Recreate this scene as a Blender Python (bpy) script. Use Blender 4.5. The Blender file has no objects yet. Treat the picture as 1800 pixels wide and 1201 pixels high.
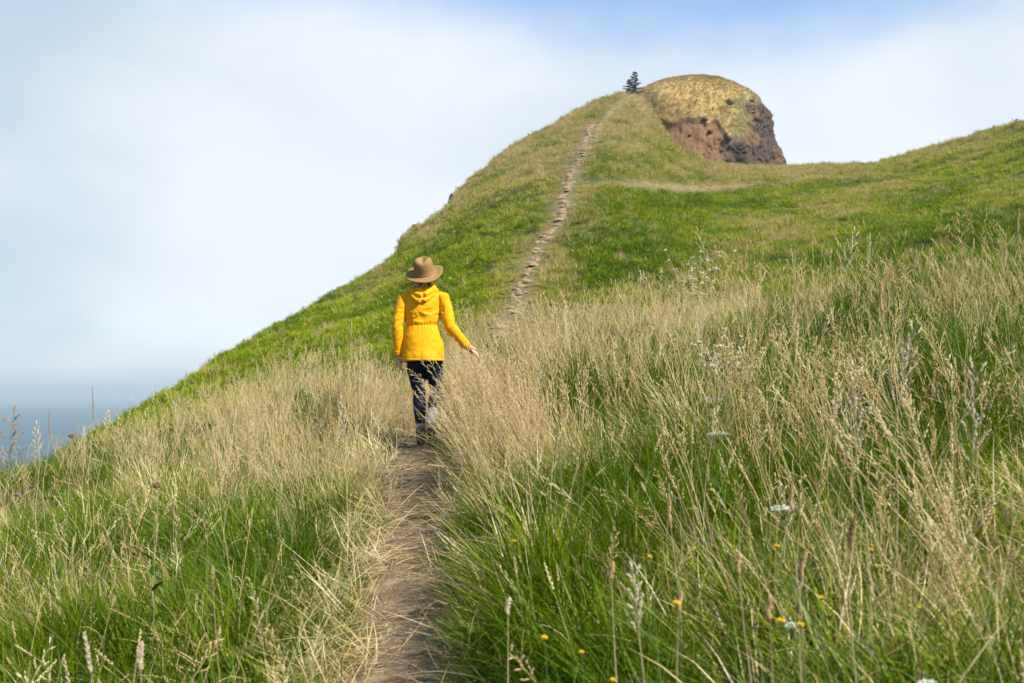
import bpy, bmesh, math, random
import numpy as np
from mathutils import Vector, Matrix
R = math.radians
SC = bpy.context.scene
COL = SC.collection
rng = np.random.default_rng(11)
random.seed(5)
PI = math.pi

# ------------------------------------------------------------------ camera, sky, sun, exposure
PITCH = math.atan(89.5 / 1750.0)
FOC = 1750.0                       # focal length in pixels of the 1800 wide photograph
cam_d = bpy.data.cameras.new('camera')
cam = bpy.data.objects.new('camera', cam_d); COL.objects.link(cam)
cam_d.sensor_width = 36.0; cam_d.lens = 35.0
cam_d.clip_start = 0.05; cam_d.clip_end = 80000
cam_d.dof.use_dof = True; cam_d.dof.focus_distance = 9.3; cam_d.dof.aperture_fstop = 3.6
cam.location = (0, 0, 0); cam.rotation_euler = (R(90) + PITCH, 0, 0)
SC.camera = cam

SUN_EL, SUN_AZ = 44.0, 128.0        # azimuth clockwise from the view direction: from the right, a little behind
world = bpy.data.worlds.new('World'); SC.world = world; world.use_nodes = True
wn, wl = world.node_tree.nodes, world.node_tree.links
wn.clear()
def N(nodes, t, **k):
    n = nodes.new(t)
    for a, b in k.items(): setattr(n, a, b)
    return n
wo = N(wn, 'ShaderNodeOutputWorld')
sky = N(wn, 'ShaderNodeTexSky', sky_type='NISHITA', sun_disc=False)
sky.sun_elevation = R(SUN_EL); sky.sun_rotation = R(SUN_AZ)
sky.altitude = 100; sky.air_density = 1.0; sky.dust_density = 0.2; sky.ozone_density = 1.0
bg_sky = N(wn, 'ShaderNodeBackground'); bg_sky.inputs['Strength'].default_value = 0.108
skm = N(wn, 'ShaderNodeMix', data_type='RGBA', blend_type='MULTIPLY'); skm.inputs[0].default_value = 1; skm.inputs[7].default_value = (0.80, 1.02, 1.12, 1)
wl.new(sky.outputs[0], skm.inputs[6]); wl.new(skm.outputs[2], bg_sky.inputs[0])
tc = N(wn, 'ShaderNodeTexCoord')
# fog bank and thin cloud: soft noise over the direction, thick low down, thinning towards the top
mp = N(wn, 'ShaderNodeMapping'); mp.inputs['Scale'].default_value = (1.0, 1.0, 1.7); mp.inputs['Location'].default_value = (0.35, 0.1, 0.2)
wl.new(tc.outputs['Generated'], mp.inputs[0])
n1 = N(wn, 'ShaderNodeTexNoise'); n1.inputs['Scale'].default_value = 2.3; n1.inputs['Detail'].default_value = 5; n1.inputs['Roughness'].default_value = 0.48
wl.new(mp.outputs[0], n1.inputs[0])
n2 = N(wn, 'ShaderNodeTexNoise'); n2.inputs['Scale'].default_value = 3.1; n2.inputs['Detail'].default_value = 4; n2.inputs['Roughness'].default_value = 0.45
mp2 = N(wn, 'ShaderNodeMapping'); mp2.inputs['Scale'].default_value = (1.0, 1.0, 2.0); mp2.inputs['Location'].default_value = (5.6, 2.3, 1.4)
wl.new(tc.outputs['Generated'], mp2.inputs[0]); wl.new(mp2.outputs[0], n2.inputs[0])
sep = N(wn, 'ShaderNodeSeparateXYZ'); wl.new(tc.outputs['Generated'], sep.inputs[0])
elev = N(wn, 'ShaderNodeMapRange'); elev.inputs['From Min'].default_value = 0.275; elev.inputs['From Max'].default_value = 0.44
elev.inputs['To Min'].default_value = 1.15; elev.inputs['To Max'].default_value = -0.30
wl.new(sep.outputs[2], elev.inputs[0])
nm = N(wn, 'ShaderNodeMapRange'); nm.inputs['From Min'].default_value = 0.32; nm.inputs['From Max'].default_value = 0.68
nm.inputs['To Min'].default_value = -0.42; nm.inputs['To Max'].default_value = 0.42
wl.new(n1.outputs[0], nm.inputs[0])
addm = N(wn, 'ShaderNodeMath', operation='ADD', use_clamp=True); wl.new(elev.outputs[0], addm.inputs[0]); wl.new(nm.outputs[0], addm.inputs[1])
smo = N(wn, 'ShaderNodeMapRange', interpolation_type='SMOOTHSTEP'); smo.inputs['To Min'].default_value = 0.10; smo.inputs['To Max'].default_value = 0.97
wl.new(addm.outputs[0], smo.inputs[0])
ccol = N(wn, 'ShaderNodeMix', data_type='RGBA')
ccol.inputs[6].default_value = (0.60, 0.74, 0.86, 1); ccol.inputs[7].default_value = (0.96, 1.0, 1.06, 1)
cr = N(wn, 'ShaderNodeMapRange', interpolation_type='SMOOTHSTEP'); cr.inputs['From Min'].default_value = 0.20; cr.inputs['From Max'].default_value = 0.70
# the bank is denser and greyer out to the left, brightest over the middle
side = N(wn, 'ShaderNodeMapRange', interpolation_type='SMOOTHSTEP'); side.inputs['From Min'].default_value = -0.62; side.inputs['From Max'].default_value = -0.08; side.inputs['To Min'].default_value = -0.24; side.inputs['To Max'].default_value = 0.12
wl.new(sep.outputs[0], side.inputs[0]); sadd = N(wn, 'ShaderNodeMath', operation='ADD'); wl.new(n2.outputs[0], sadd.inputs[0]); wl.new(side.outputs[0], sadd.inputs[1])
wl.new(sadd.outputs[0], cr.inputs[0]); wl.new(cr.outputs[0], ccol.inputs[0])
bg_cl = N(wn, 'ShaderNodeBackground'); bg_cl.inputs['Strength'].default_value = 0.50
wl.new(ccol.outputs[2], bg_cl.inputs[0])
mxs = N(wn, 'ShaderNodeMixShader'); wl.new(smo.outputs[0], mxs.inputs[0]); wl.new(bg_sky.outputs[0], mxs.inputs[1]); wl.new(bg_cl.outputs[0], mxs.inputs[2])
wl.new(mxs.outputs[0], wo.inputs[0])

sun_d = bpy.data.lights.new('sun', 'SUN'); sun_d.energy = 5.0; sun_d.angle = R(1.2); sun_d.color = (1.0, 0.94, 0.84)
sun = bpy.data.objects.new('sun', sun_d); COL.objects.link(sun)
sdir = Vector((math.sin(R(SUN_AZ)) * math.cos(R(SUN_EL)), math.cos(R(SUN_AZ)) * math.cos(R(SUN_EL)), math.sin(R(SUN_EL))))
sun.rotation_euler = sdir.to_track_quat('Z', 'Y').to_euler(); sun.location = (20, -20, 40)
vs = SC.view_settings
vs.view_transform = 'Standard'; vs.look = 'None'; vs.exposure = 0.95; vs.gamma = 1.0
try: vs.use_curve_mapping = False
except Exception: pass
cy = SC.cycles
cy.max_bounces = 6; cy.diffuse_bounces = 2; cy.glossy_bounces = 2; cy.transmission_bounces = 4; cy.volume_bounces = 0; cy.transparent_max_bounces = 8
cy.use_denoising = True
cy.caustics_reflective = False; cy.caustics_refractive = False
cy.sample_clamp_indirect = 6.0

# ------------------------------------------------------------------ helpers
def tag(o, label=None, cat=None, group=None, kind=None):
    if label: o['label'] = label
    if cat: o['category'] = cat
    if group: o['group'] = group
    if kind: o['kind'] = kind
    return o
def empty(name, loc=(0, 0, 0)):
    o = bpy.data.objects.new(name, None); o.empty_display_size = 0.1; COL.objects.link(o); o.location = loc
    return o
def mesh_obj(name, v, f, mat=None, parent=None, smooth=True, link=True):
    me = bpy.data.meshes.new(name)
    me.from_pydata([tuple(map(float, p)) for p in v], [], [tuple(map(int, q)) for q in f]); me.update()
    if smooth: me.polygons.foreach_set('use_smooth', [True] * len(me.polygons))
    if mat: me.materials.append(mat)
    o = bpy.data.objects.new(name, me)
    if link: COL.objects.link(o)
    if parent: o.parent = parent
    return o
def np_mesh(name, V, Q, mat=None, smooth=True):
    """fast mesh from arrays: V (n,3), Q (m,4) quads"""
    me = bpy.data.meshes.new(name)
    me.vertices.add(len(V)); me.vertices.foreach_set('co', np.ascontiguousarray(V, dtype=np.float32).ravel())
    k = Q.shape[1]
    me.loops.add(Q.size); me.loops.foreach_set('vertex_index', np.ascontiguousarray(Q, dtype=np.int32).ravel())
    me.polygons.add(len(Q)); me.polygons.foreach_set('loop_start', np.arange(0, Q.size, k, dtype=np.int32))
    try: me.polygons.foreach_set('loop_total', np.full(len(Q), k, dtype=np.int32))
    except Exception: pass
    me.update(calc_edges=True)
    me.polygons.foreach_set('use_smooth', np.full(len(Q), smooth))
    if mat: me.materials.append(mat)
    return me
def set_attr(me, name, typ, dom, arr):
    a = me.attributes.new(name, typ, dom)
    arr = np.ascontiguousarray(arr)
    key = {'FLOAT_COLOR': 'color', 'FLOAT_VECTOR': 'vector'}.get(typ, 'value')
    a.data.foreach_set(key, arr.astype(np.int32 if typ == 'INT' else np.float32).ravel())

def _h(ix, iy, s):
    n = (ix.astype(np.int64) * 374761393 + iy.astype(np.int64) * 668265263 + s * 974711) & 0x7fffffff
    n = ((n ^ (n >> 13)) * 1274126177) & 0x7fffffff
    n = (n ^ (n >> 16)) & 0xffff
    return n / 65535.0
def vnoise(x, y, s=0):
    ix = np.floor(x); iy = np.floor(y); fx = x - ix; fy = y - iy
    fx = fx * fx * (3 - 2 * fx); fy = fy * fy * (3 - 2 * fy)
    a = _h(ix, iy, s); b = _h(ix + 1, iy, s); c = _h(ix, iy + 1, s); d = _h(ix + 1, iy + 1, s)
    return (a * (1 - fx) + b * fx) * (1 - fy) + (c * (1 - fx) + d * fx) * fy
def fbm(x, y, s=0, o=4, g=0.5):
    t = 0; a = 1; n = 0
    for i in range(o):
        t = t + a * vnoise(x * 2 ** i + 13.7 * i, y * 2 ** i - 7.3 * i, s + i); n += a; a *= g
    return t / n
def sst(a, b, x):
    t = np.clip((x - a) / (b - a), 0, 1); return t * t * (3 - 2 * t)

# ------------------------------------------------------------------ terrain as a height function z(x, y); the eye is at z = 0
cp, sp = math.cos(PITCH), math.sin(PITCH)
def dirn(px, py):
    """tangent of azimuth and of elevation per unit y of the ray through a photograph pixel"""
    u = (600.5 - py) / FOC; x = (px - 900) / FOC
    y = cp - u * sp; z = sp + u * cp
    return x / y, z / y, y
def project(x, y, z):
    f = y * cp + z * sp; u = -y * sp + z * cp
    return 900 + FOC * x / f, 600.5 - FOC * u / f
SEA = -90.0
# skyline of the hill: px, py, distance
SIL = [(-900, 1500, 16), (-400, 1170, 22), (0, 872, 33), (60, 836, 35), (150, 783, 39), (300, 692, 49), (400, 622, 58), (500, 568, 68), (600, 510, 79), (680, 462, 90),
       (700, 447, 93), (706, 424, 94), (712, 416, 95), (750, 392, 100), (788, 363, 106), (797, 346, 107), (804, 336, 108), (850, 298, 115), (900, 256, 124), (960, 229, 132), (1010, 196, 139),
       (1060, 172, 146), (1100, 163, 152), (1128, 166, 154), (1150, 205, 155), (1175, 250, 154), (1200, 276, 153), (1240, 289, 152), (1300, 293, 152), (1400, 294, 150), (1450, 290, 148),
       (1480, 291, 147), (1543, 288, 144), (1560, 282, 142), (1650, 254, 132), (1720, 234, 124), (1800, 214, 115), (2000, 160, 95), (2300, 100, 70), (3200, 40, 50)]
BAS = [(-900, 1400, 14), (-400, 1100, 18), (0, 915, 22), (300, 800, 24), (600, 722, 26), (760, 705, 28), (900, 650, 29), (1100, 625, 30), (1300, 590, 30), (1500, 560, 29), (1800, 500, 27), (2300, 420, 24), (3200, 350, 20)]
def table(L):
    P = np.array(L, float); az = []; te = []; dd = []
    for px, py, d in P:
        a, e, _ = dirn(px, py); A = math.atan(a); az.append(A); te.append(e * math.cos(A)); dd.append(d)
    return np.array(az), np.array(te), np.array(dd)
sA, sE, sD = table(SIL); bA, bE, bD = table(BAS)
AZT = np.linspace(-PI, PI, 7201)
def smtab(a, v, w):
    t = np.interp(AZT, a, v); k = np.exp(-0.5 * (np.arange(-4 * w, 4 * w + 1) / w) ** 2); k /= k.sum()
    return np.convolve(np.pad(t, 4 * w, mode='edge'), k, 'valid')
tSE, tSD = smtab(sA, sE, 3), smtab(sA, sD, 14)
tSS = smtab(sA, sE, 34)
tSD = smtab(sA, sD, 40)
tBE, tBD = smtab(bA, bE, 40), smtab(bA, bD, 40)
def path_x(y):
    return -0.1 * y + 0.05 * np.sin(y * 0.75 + 2.4) * sst(2, 5, y)
def near_z(x, y):
    u = x + 0.1 * y
    c = 0.20 - 0.035 * np.tanh(u / 3)
    z = -1.754 + 0.14 * y + c * u
    b = (fbm(x * 0.55 + 9, y * 0.55, 3, 3) - 0.5) * 0.34 + (fbm(x * 2.1, y * 2.1, 8, 2) - 0.5) * 0.09
    w = sst(0.25, 0.9, np.abs(x - path_x(y)))
    z = z + b * w - 0.05 * (1 - sst(0.18, 0.42, np.abs(x - path_x(y))))
    return z
def H(x, y):
    x = np.asarray(x, float); y = np.asarray(y, float)
    d = np.hypot(x, y) + 1e-6; az = np.arctan2(x, y)
    hold = sst(R(75), R(150), np.abs(az))
    # crest of the meadow, then a dip
    dc = 12.2 + 1.6 * sst(0.05, 0.5, az) + 1.2 * sst(0.1, 0.5, -az)
    fall = np.where(d > dc, (d - dc), 0)
    nz = near_z(x, y)
    zc = nz - 0.055 * fall ** 2 / (1 + 0.05 * fall) * (1 - hold)
    # hill
    se = np.interp(az, AZT, tSE); sd = np.interp(az, AZT, tSD); be = np.interp(az, AZT, tBE); bd = np.interp(az, AZT, tBD)
    ss = np.interp(az, AZT, tSS)
    zs = ss * sd; zb = be * bd
    t = (d - bd) / (sd - bd)
    tt = np.clip(t, 0, 1)
    bow = 0.10 * sst(0.30, 0.55, az) * np.sin(PI * tt) - 0.0 * tt
    zh = zb + (zs - zb) * (tt - bow)
    zh = np.where(t < 0, zb + (d - bd) * 0.9, zh)
    zh = zh + (se - ss) * d * sst(0.80, 1.0, t)
    # beyond the skyline the ground falls away towards the sea
    o = np.maximum(d - sd, 0)
    left = sst(0.12, -0.25, az)
    drop = 0.028 * o ** 2 / (1 + o * 0.028) * (0.55 + 0.5 * left) + 0.25 * o * left
    zh = zh + np.where(o > 0, np.minimum(se, 0.0) * o, 0) - drop
    n = (fbm(x * 0.16, y * 0.16, 21, 4) - 0.5) * 1.3 * sst(25, 60, d) + (fbm(x * 0.7, y * 0.7, 25, 3) - 0.5) * 0.36 * sst(20, 40, d)
    edge = np.exp(-((d - sd) / 9.0) ** 2)
    zh = zh + n * (1 - 0.62 * edge)
    k = 0.6
    m = np.maximum(zc, zh) + np.log1p(np.exp(-np.abs(zc - zh) / k)) * k
    near = sst(20, 14, d)
    m = np.where(d < 14, zc, m * (1 - near) + zc * near)
    far = sst(200, 430, d)
    z = m * (1 - far) + (SEA - 12) * far
    zback = -1.754 + 0.10 * y + 0.2 * x - 0.0009 * d * d
    z = z * (1 - hold) + zback * hold
    return np.maximum(z, SEA - 12)
def hit(px, py, dmin=1.0, dmax=185.0):
    """where the sight line through a pixel meets the terrain"""
    a, e, _ = dirn(px, py)
    y = np.geomspace(dmin, dmax, 2600)
    g = H(a * y, y); k = np.nonzero(g >= e * y)[0]
    if len(k) == 0: return None
    i = k[0]; return (a * y[i], y[i], float(g[i]))
def at(px, py, y):
    a, e, _ = dirn(px, py); return Vector((a * y, y, e * y))

# ------------------------------------------------------------------ materials
def new_mat(name):
    m = bpy.data.materials.new(name); m.use_nodes = True
    n, l = m.node_tree.nodes, m.node_tree.links
    b = n['Principled BSDF']; b.inputs['Roughness'].default_value = 0.8
    b.inputs['Specular IOR Level'].default_value = 0.2
    return m, n, l, b
def simple(name, col, rough=0.8, spec=0.2, bump=0.0, bscale=50, vary=0.0, vscale=8, metal=0):
    m, n, l, b = new_mat(name)
    b.inputs['Base Color'].default_value = (*col, 1); b.inputs['Roughness'].default_value = rough
    b.inputs['Specular IOR Level'].default_value = spec; b.inputs['Metallic'].default_value = metal
    t = N(n, 'ShaderNodeTexCoord')
    if vary:
        x = N(n, 'ShaderNodeTexNoise'); x.inputs['Scale'].default_value = vscale; x.inputs['Detail'].default_value = 5
        l.new(t.outputs['Object'], x.inputs[0])
        r = N(n, 'ShaderNodeMapRange'); r.inputs['From Min'].default_value = 0.3; r.inputs['From Max'].default_value = 0.7
        r.inputs['To Min'].default_value = 1 - vary; r.inputs['To Max'].default_value = 1 + vary
        l.new(x.outputs[0], r.inputs[0])
        mm = N(n, 'ShaderNodeMix', data_type='RGBA', blend_type='MULTIPLY'); mm.inputs[0].default_value = 1
        mm.inputs[6].default_value = (*col, 1); l.new(r.outputs[0], mm.inputs[7]); l.new(mm.outputs[2], b.inputs['Base Color'])
    if bump:
        x = N(n, 'ShaderNodeTexNoise'); x.inputs['Scale'].default_value = bscale; x.inputs['Detail'].default_value = 4
        l.new(t.outputs['Object'], x.inputs[0])
        bp = N(n, 'ShaderNodeBump'); bp.inputs['Strength'].default_value = bump; bp.inputs['Distance'].default_value = 0.01
        l.new(x.outputs[0], bp.inputs['Height']); l.new(bp.outputs[0], b.inputs['Normal'])
    return m
# ------------------------------------------------------------------ vegetation maps (where plants grow, and the bowl's shade put into their green)
HDRY = [(1128, 200, 38, 38, 1.3), (1098, 228, 40, 36, .9), (940, 290, 85, 42, .75), (1010, 228, 60, 32, .75), (1120, 235, 55, 50, .6), (1180, 300, 110, 14, .55), (1320, 300, 120, 12, .75), (1225, 329, 120, 6, .9), (1100, 327, 60, 7, .6),
        (1440, 312, 90, 12, .45), (1370, 400, 60, 26, .42), (1470, 370, 60, 26, .42), (1560, 335, 60, 26, .4), (1300, 450, 60, 26, .4), (1700, 262, 130, 26, .35), (1780, 330, 60, 60, .25), (800, 345, 50, 30, .6), (745, 405, 45, 22, .5),
        (985, 470, 26, 90, .45), (935, 520, 30, 70, .4), (1035, 380, 26, 50, .5), (895, 575, 45, 30, .55), (860, 330, 60, 30, .5), (1060, 190, 60, 20, .5), (680, 500, 60, 30, .2), (900, 420, 40, 80, .2), (1250, 500, 120, 40, .2)]
HYEL = [(300, 720, 260, 90, .9), (620, 560, 160, 70, .55), (850, 480, 60, 80, .5), (1000, 260, 120, 60, .4), (1450, 380, 170, 50, .65), (1700, 300, 140, 50, .6), (1180, 300, 200, 20, .4)]
HDRK = [(1680, 420, 150, 42, 1.0), (1520, 470, 140, 35, .7), (1230, 430, 150, 55, .45), (1150, 480, 120, 50, .4), (1060, 290, 40, 25, .35), (1480, 318, 60, 8, .6), (1250, 308, 60, 7, .4)]  # darker green blobs; in the bowl, grazing shade painted into the grass colour
def blobs(L, px, py):
    t = 0
    for cx, cy, sx, sy, a in L: t = np.maximum(t, a * np.exp(-0.5 * (((px - cx) / sx) ** 2 + ((py - cy) / sy) ** 2)))
    return t
def hill_maps(x, y, z):
    px, py = project(x, y, z)
    n = fbm(x * 0.22, y * 0.22, 41, 4); n2 = fbm(x * 0.9, y * 0.9, 47, 3)
    dry = blobs(HDRY, px, py) * (0.45 + 1.1 * n) + 0.16 * sst(0.55, 0.8, n2) + 0.10 * sst(0.5, 0.75, n)
    se = np.interp(np.arctan2(x, y), AZT, tSE); el = z / np.hypot(x, y)
    dry = dry + 0.35 * sst(0.02, 0.0, se - el) * sst(500, 900, px)
    yel = 0.42 + 0.55 * blobs(HYEL, px, py) - 0.5 * blobs(HDRK, px, py) + (n - 0.5) * 1.5 + (n2 - 0.5) * 0.8
    return np.clip(dry, 0, 1), np.clip(yel, 0, 1)
# the worn track up the hill
TRACK = [(872, 600), (890, 578), (905, 548), (912, 520), (922, 492), (934, 466), (948, 440), (962, 414), (982, 392), (988, 370), (992, 345), (1003, 318), (1010, 296), (1024, 272), (1030, 250), (1034, 232), (1040, 215)]
TRACK2 = [(1036, 262), (1046, 240), (1056, 218), (1070, 200), (1092, 182), (1112, 168)]
def track3d(L):
    out = []
    for px, py in L:
        h = hit(px, py, 24)
        if h: out.append(h)
    return np.array(out)
TRACK3 = [(1045, 325), (1100, 326), (1150, 328), (1200, 331), (1250, 333), (1300, 329), (1335, 322), (1400, 318)]
T1, T2, T3 = track3d(TRACK), track3d(TRACK2), track3d(TRACK3)
def seg_dist(x, y, P):
    best = np.full(np.shape(x), 1e9)
    for i in range(len(P) - 1):
        ax, ay = P[i][:2]; bx, by = P[i + 1][:2]; L2 = (bx - ax) ** 2 + (by - ay) ** 2 + 1e-9
        t = np.clip(((x - ax) * (bx - ax) + (y - ay) * (by - ay)) / L2, 0, 1)
        best = np.minimum(best, np.hypot(x - ax - t * (bx - ax), y - ay - t * (by - ay)))
    return best
def track_d(x, y): return np.minimum(np.minimum(seg_dist(x, y, T1), seg_dist(x, y, T2) + 0.24), seg_dist(x, y, T3) * .8 + .12)

# ------------------------------------------------------------------ ground sheet
m_ground, n, l, b = new_mat('ground_soil_and_turf')
at_ = N(n, 'ShaderNodeAttribute'); at_.attribute_name = 'basecol'
tcg = N(n, 'ShaderNodeTexCoord')
nz_ = N(n, 'ShaderNodeTexNoise'); nz_.inputs['Scale'].default_value = 3.5; nz_.inputs['Detail'].default_value = 8; nz_.inputs['Roughness'].default_value = 0.7
l.new(tcg.outputs['Object'], nz_.inputs[0])
rr = N(n, 'ShaderNodeMapRange'); rr.inputs['From Min'].default_value = 0.3; rr.inputs['From Max'].default_value = 0.7; rr.inputs['To Min'].default_value = 0.6; rr.inputs['To Max'].default_value = 1.4
l.new(nz_.outputs[0], rr.inputs[0])
mm = N(n, 'ShaderNodeMix', data_type='RGBA', blend_type='MULTIPLY'); mm.inputs[0].default_value = 1
l.new(at_.outputs['Color'], mm.inputs[6]); l.new(rr.outputs[0], mm.inputs[7]); l.new(mm.outputs[2], b.inputs['Base Color'])
bp = N(n, 'ShaderNodeBump'); bp.inputs['Strength'].default_value = 0.6; bp.inputs['Distance'].default_value = 0.05
l.new(nz_.outputs[0], bp.inputs['Height']); l.new(bp.outputs[0], b.inputs['Normal']); b.inputs['Roughness'].default_value = 0.95

def build_ground():
    az = np.concatenate([np.linspace(-PI, -R(50), 60)[:-1], np.linspace(-R(50), -R(29), 60)[:-1], np.linspace(-R(29), R(29), 620)[:-1], np.linspace(R(29), R(50), 60)[:-1], np.linspace(R(50), PI, 60)])
    dd = np.concatenate([np.geomspace(0.25, 12, 150)[:-1], np.geomspace(12, 60, 130)[:-1], np.geomspace(60, 170, 190)[:-1], np.geomspace(170, 460, 50)])
    A, D = np.meshgrid(az, dd); X = D * np.sin(A); Y = D * np.cos(A); Z = H(X, Y)
    nr, nc = A.shape
    V = np.stack([X, Y, Z], -1).reshape(-1, 3)
    i = np.arange(nr - 1)[:, None] * nc + np.arange(nc - 1)[None, :]
    Q = np.stack([i, i + 1, i + nc + 1, i + nc], -1).reshape(-1, 4)[:, ::-1]
    # the disc under the eye
    me = np_mesh('ground', V, Q[:, ::-1], m_ground)
    dry, yel = hill_maps(V[:, 0], V[:, 1], V[:, 2])
    g = np.array([.028, .055, .004]); yg = np.array([.095, .130, .010]); tan = np.array([.27, .215, .11])
    C = g + (yg - g) * yel[:, None]; C = (C + (tan - C) * np.clip(dry * 0.9, 0, 1)[:, None]) * .62
    d = np.hypot(V[:, 0], V[:, 1]); soil = np.array([.075, .062, .030]); w = sst(26, 18, d)[:, None]
    C = C * (1 - w) + soil * w
    tw = (sst(0.9, 0.35, track_d(V[:, 0], V[:, 1])) * (d > 22))[:, None] * 0.6; C = C * (1 - tw) + np.array([.17, .13, .07]) * tw
    cliff = (sst(0, -25, V[:, 2] + 30) * sst(-25, -60, V[:, 2]))[:, None]; C = C * (1 - cliff) + np.array([.12, .095, .07]) * cliff
    set_attr(me, 'basecol', 'FLOAT_COLOR', 'POINT', np.concatenate([C, np.ones((len(C), 1))], 1))
    o = bpy.data.objects.new('ground', me); COL.objects.link(o); tag(o, 'grassy coastal headland sloping from the meadow up to the summit', kind='structure')
build_ground()

# ------------------------------------------------------------------ trodden earth path
m_dirt, n, l, b = new_mat('trodden_earth')
t = N(n, 'ShaderNodeTexCoord'); a1 = N(n, 'ShaderNodeTexNoise'); a1.inputs['Scale'].default_value = 5; a1.inputs['Detail'].default_value = 9; a1.inputs['Roughness'].default_value = .65
a2 = N(n, 'ShaderNodeTexNoise'); a2.inputs['Scale'].default_value = 60; a2.inputs['Detail'].default_value = 4
l.new(t.outputs['Object'], a1.inputs[0]); l.new(t.outputs['Object'], a2.inputs[0])
r1 = N(n, 'ShaderNodeValToRGB'); r1.color_ramp.elements[0].position = .3; r1.color_ramp.elements[0].color = (.095, .060, .034, 1); r1.color_ramp.elements[1].position = .72; r1.color_ramp.elements[1].color = (.26, .18, .11, 1)
l.new(a1.outputs[0], r1.inputs[0])
r2 = N(n, 'ShaderNodeMapRange'); r2.inputs['From Min'].default_value = .3; r2.inputs['From Max'].default_value = .7; r2.inputs['To Min'].default_value = .75; r2.inputs['To Max'].default_value = 1.25; l.new(a2.outputs[0], r2.inputs[0])
m2 = N(n, 'ShaderNodeMix', data_type='RGBA', blend_type='MULTIPLY'); m2.inputs[0].default_value = 1; l.new(r1.outputs[0], m2.inputs[6]); l.new(r2.outputs[0], m2.inputs[7]); l.new(m2.outputs[2], b.inputs['Base Color'])
ad = N(n, 'ShaderNodeMath', operation='MULTIPLY_ADD'); ad.inputs[1].default_value = 3; l.new(a1.outputs[0], ad.inputs[0]); l.new(a2.outputs[0], ad.inputs[2])
bp = N(n, 'ShaderNodeBump'); bp.inputs['Strength'].default_value = .7; bp.inputs['Distance'].default_value = .012; l.new(ad.outputs[0], bp.inputs['Height']); l.new(bp.outputs[0], b.inputs['Normal']); b.inputs['Roughness'].default_value = .95
def build_path():
    ys = np.linspace(-1.5, 14, 420); s = np.linspace(-1, 1, 25)
    Y, S = np.meshgrid(ys, s, indexing='ij')
    wl_ = 0.30 + 0.10 * (fbm(Y * 1.3, Y * 0 + 3, 61, 3) - 0.5) * 2; wr_ = 0.31 + 0.10 * (fbm(Y * 1.3, Y * 0 + 8, 67, 3) - 0.5) * 2
    nar = 1 - .45 * sst(8.9, 9.8, Y); wl_ = wl_ * nar; wr_ = wr_ * nar
    X = path_x(Y) + np.where(S < 0, S * wl_, S * wr_)
    Z = H(X, Y) + 0.014 * (1 - np.abs(S) ** 6) + (fbm(X * 9, Y * 9, 71, 3) - .5) * 0.030 * (1 - np.abs(S) ** 4) + (fbm(X * 2, Y * 3, 75, 2) - .5) * .04 * (1 - S ** 2) - np.abs(S) ** 6 * 0.02
    nc = len(s); i = np.arange(len(ys) - 1)[:, None] * nc + np.arange(nc - 1)[None, :]
    Q = np.stack([i, i + 1, i + nc + 1, i + nc], -1).reshape(-1, 4)
    o = bpy.data.objects.new('path', np_mesh('path', np.stack([X, Y, Z], -1).reshape(-1, 3), Q, m_dirt)); COL.objects.link(o)
    tag(o, 'narrow trodden brown earth path running through the long grass', kind='structure')
build_path()

# ------------------------------------------------------------------ sea
m_sea, n, l, b = new_mat('sea_water')
b.inputs['Base Color'].default_value = (.022, .085, .125, 1); b.inputs['Roughness'].default_value = .45; b.inputs['Specular IOR Level'].default_value = .10
t = N(n, 'ShaderNodeTexCoord'); mpn = N(n, 'ShaderNodeMapping'); mpn.inputs['Scale'].default_value = (.018, .05, .05); l.new(t.outputs['Object'], mpn.inputs[0])
w1 = N(n, 'ShaderNodeTexNoise'); w1.inputs['Scale'].default_value = 1; w1.inputs['Detail'].default_value = 7; w1.inputs['Roughness'].default_value = .6; l.new(mpn.outputs[0], w1.inputs[0])
bp = N(n, 'ShaderNodeBump'); bp.inputs['Strength'].default_value = .9; bp.inputs['Distance'].default_value = 9; l.new(w1.outputs[0], bp.inputs['Height']); l.new(bp.outputs[0], b.inputs['Normal'])
cr_ = N(n, 'ShaderNodeValToRGB'); cr_.color_ramp.elements[0].position = .35; cr_.color_ramp.elements[0].color = (.008, .050, .070, 1); cr_.color_ramp.elements[1].position = .7; cr_.color_ramp.elements[1].color = (.020, .075, .10, 1)
l.new(w1.outputs[0], cr_.inputs[0]); l.new(cr_.outputs[0], b.inputs['Base Color'])
def build_sea():
    rr_ = np.concatenate([[0.0], np.geomspace(120, 26000, 60)]); aa = np.linspace(0, 2 * PI, 97)[:-1]
    Rr, Aa = np.meshgrid(rr_, aa, indexing='ij'); V = np.stack([Rr * np.sin(Aa), Rr * np.cos(Aa), np.full_like(Rr, SEA)], -1).reshape(-1, 3); nc = 96
    Q = [[i * nc + j, (i + 1) * nc + j, (i + 1) * nc + (j + 1) % nc, i * nc + (j + 1) % nc] for i in range(1, len(rr_) - 1) for j in range(nc)]
    o = bpy.data.objects.new('sea', np_mesh('sea', V, np.array(Q)[:, ::-1], m_sea)); COL.objects.link(o)
    tag(o, 'grey blue sea fading into the fog bank', kind='structure')
build_sea()

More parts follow.
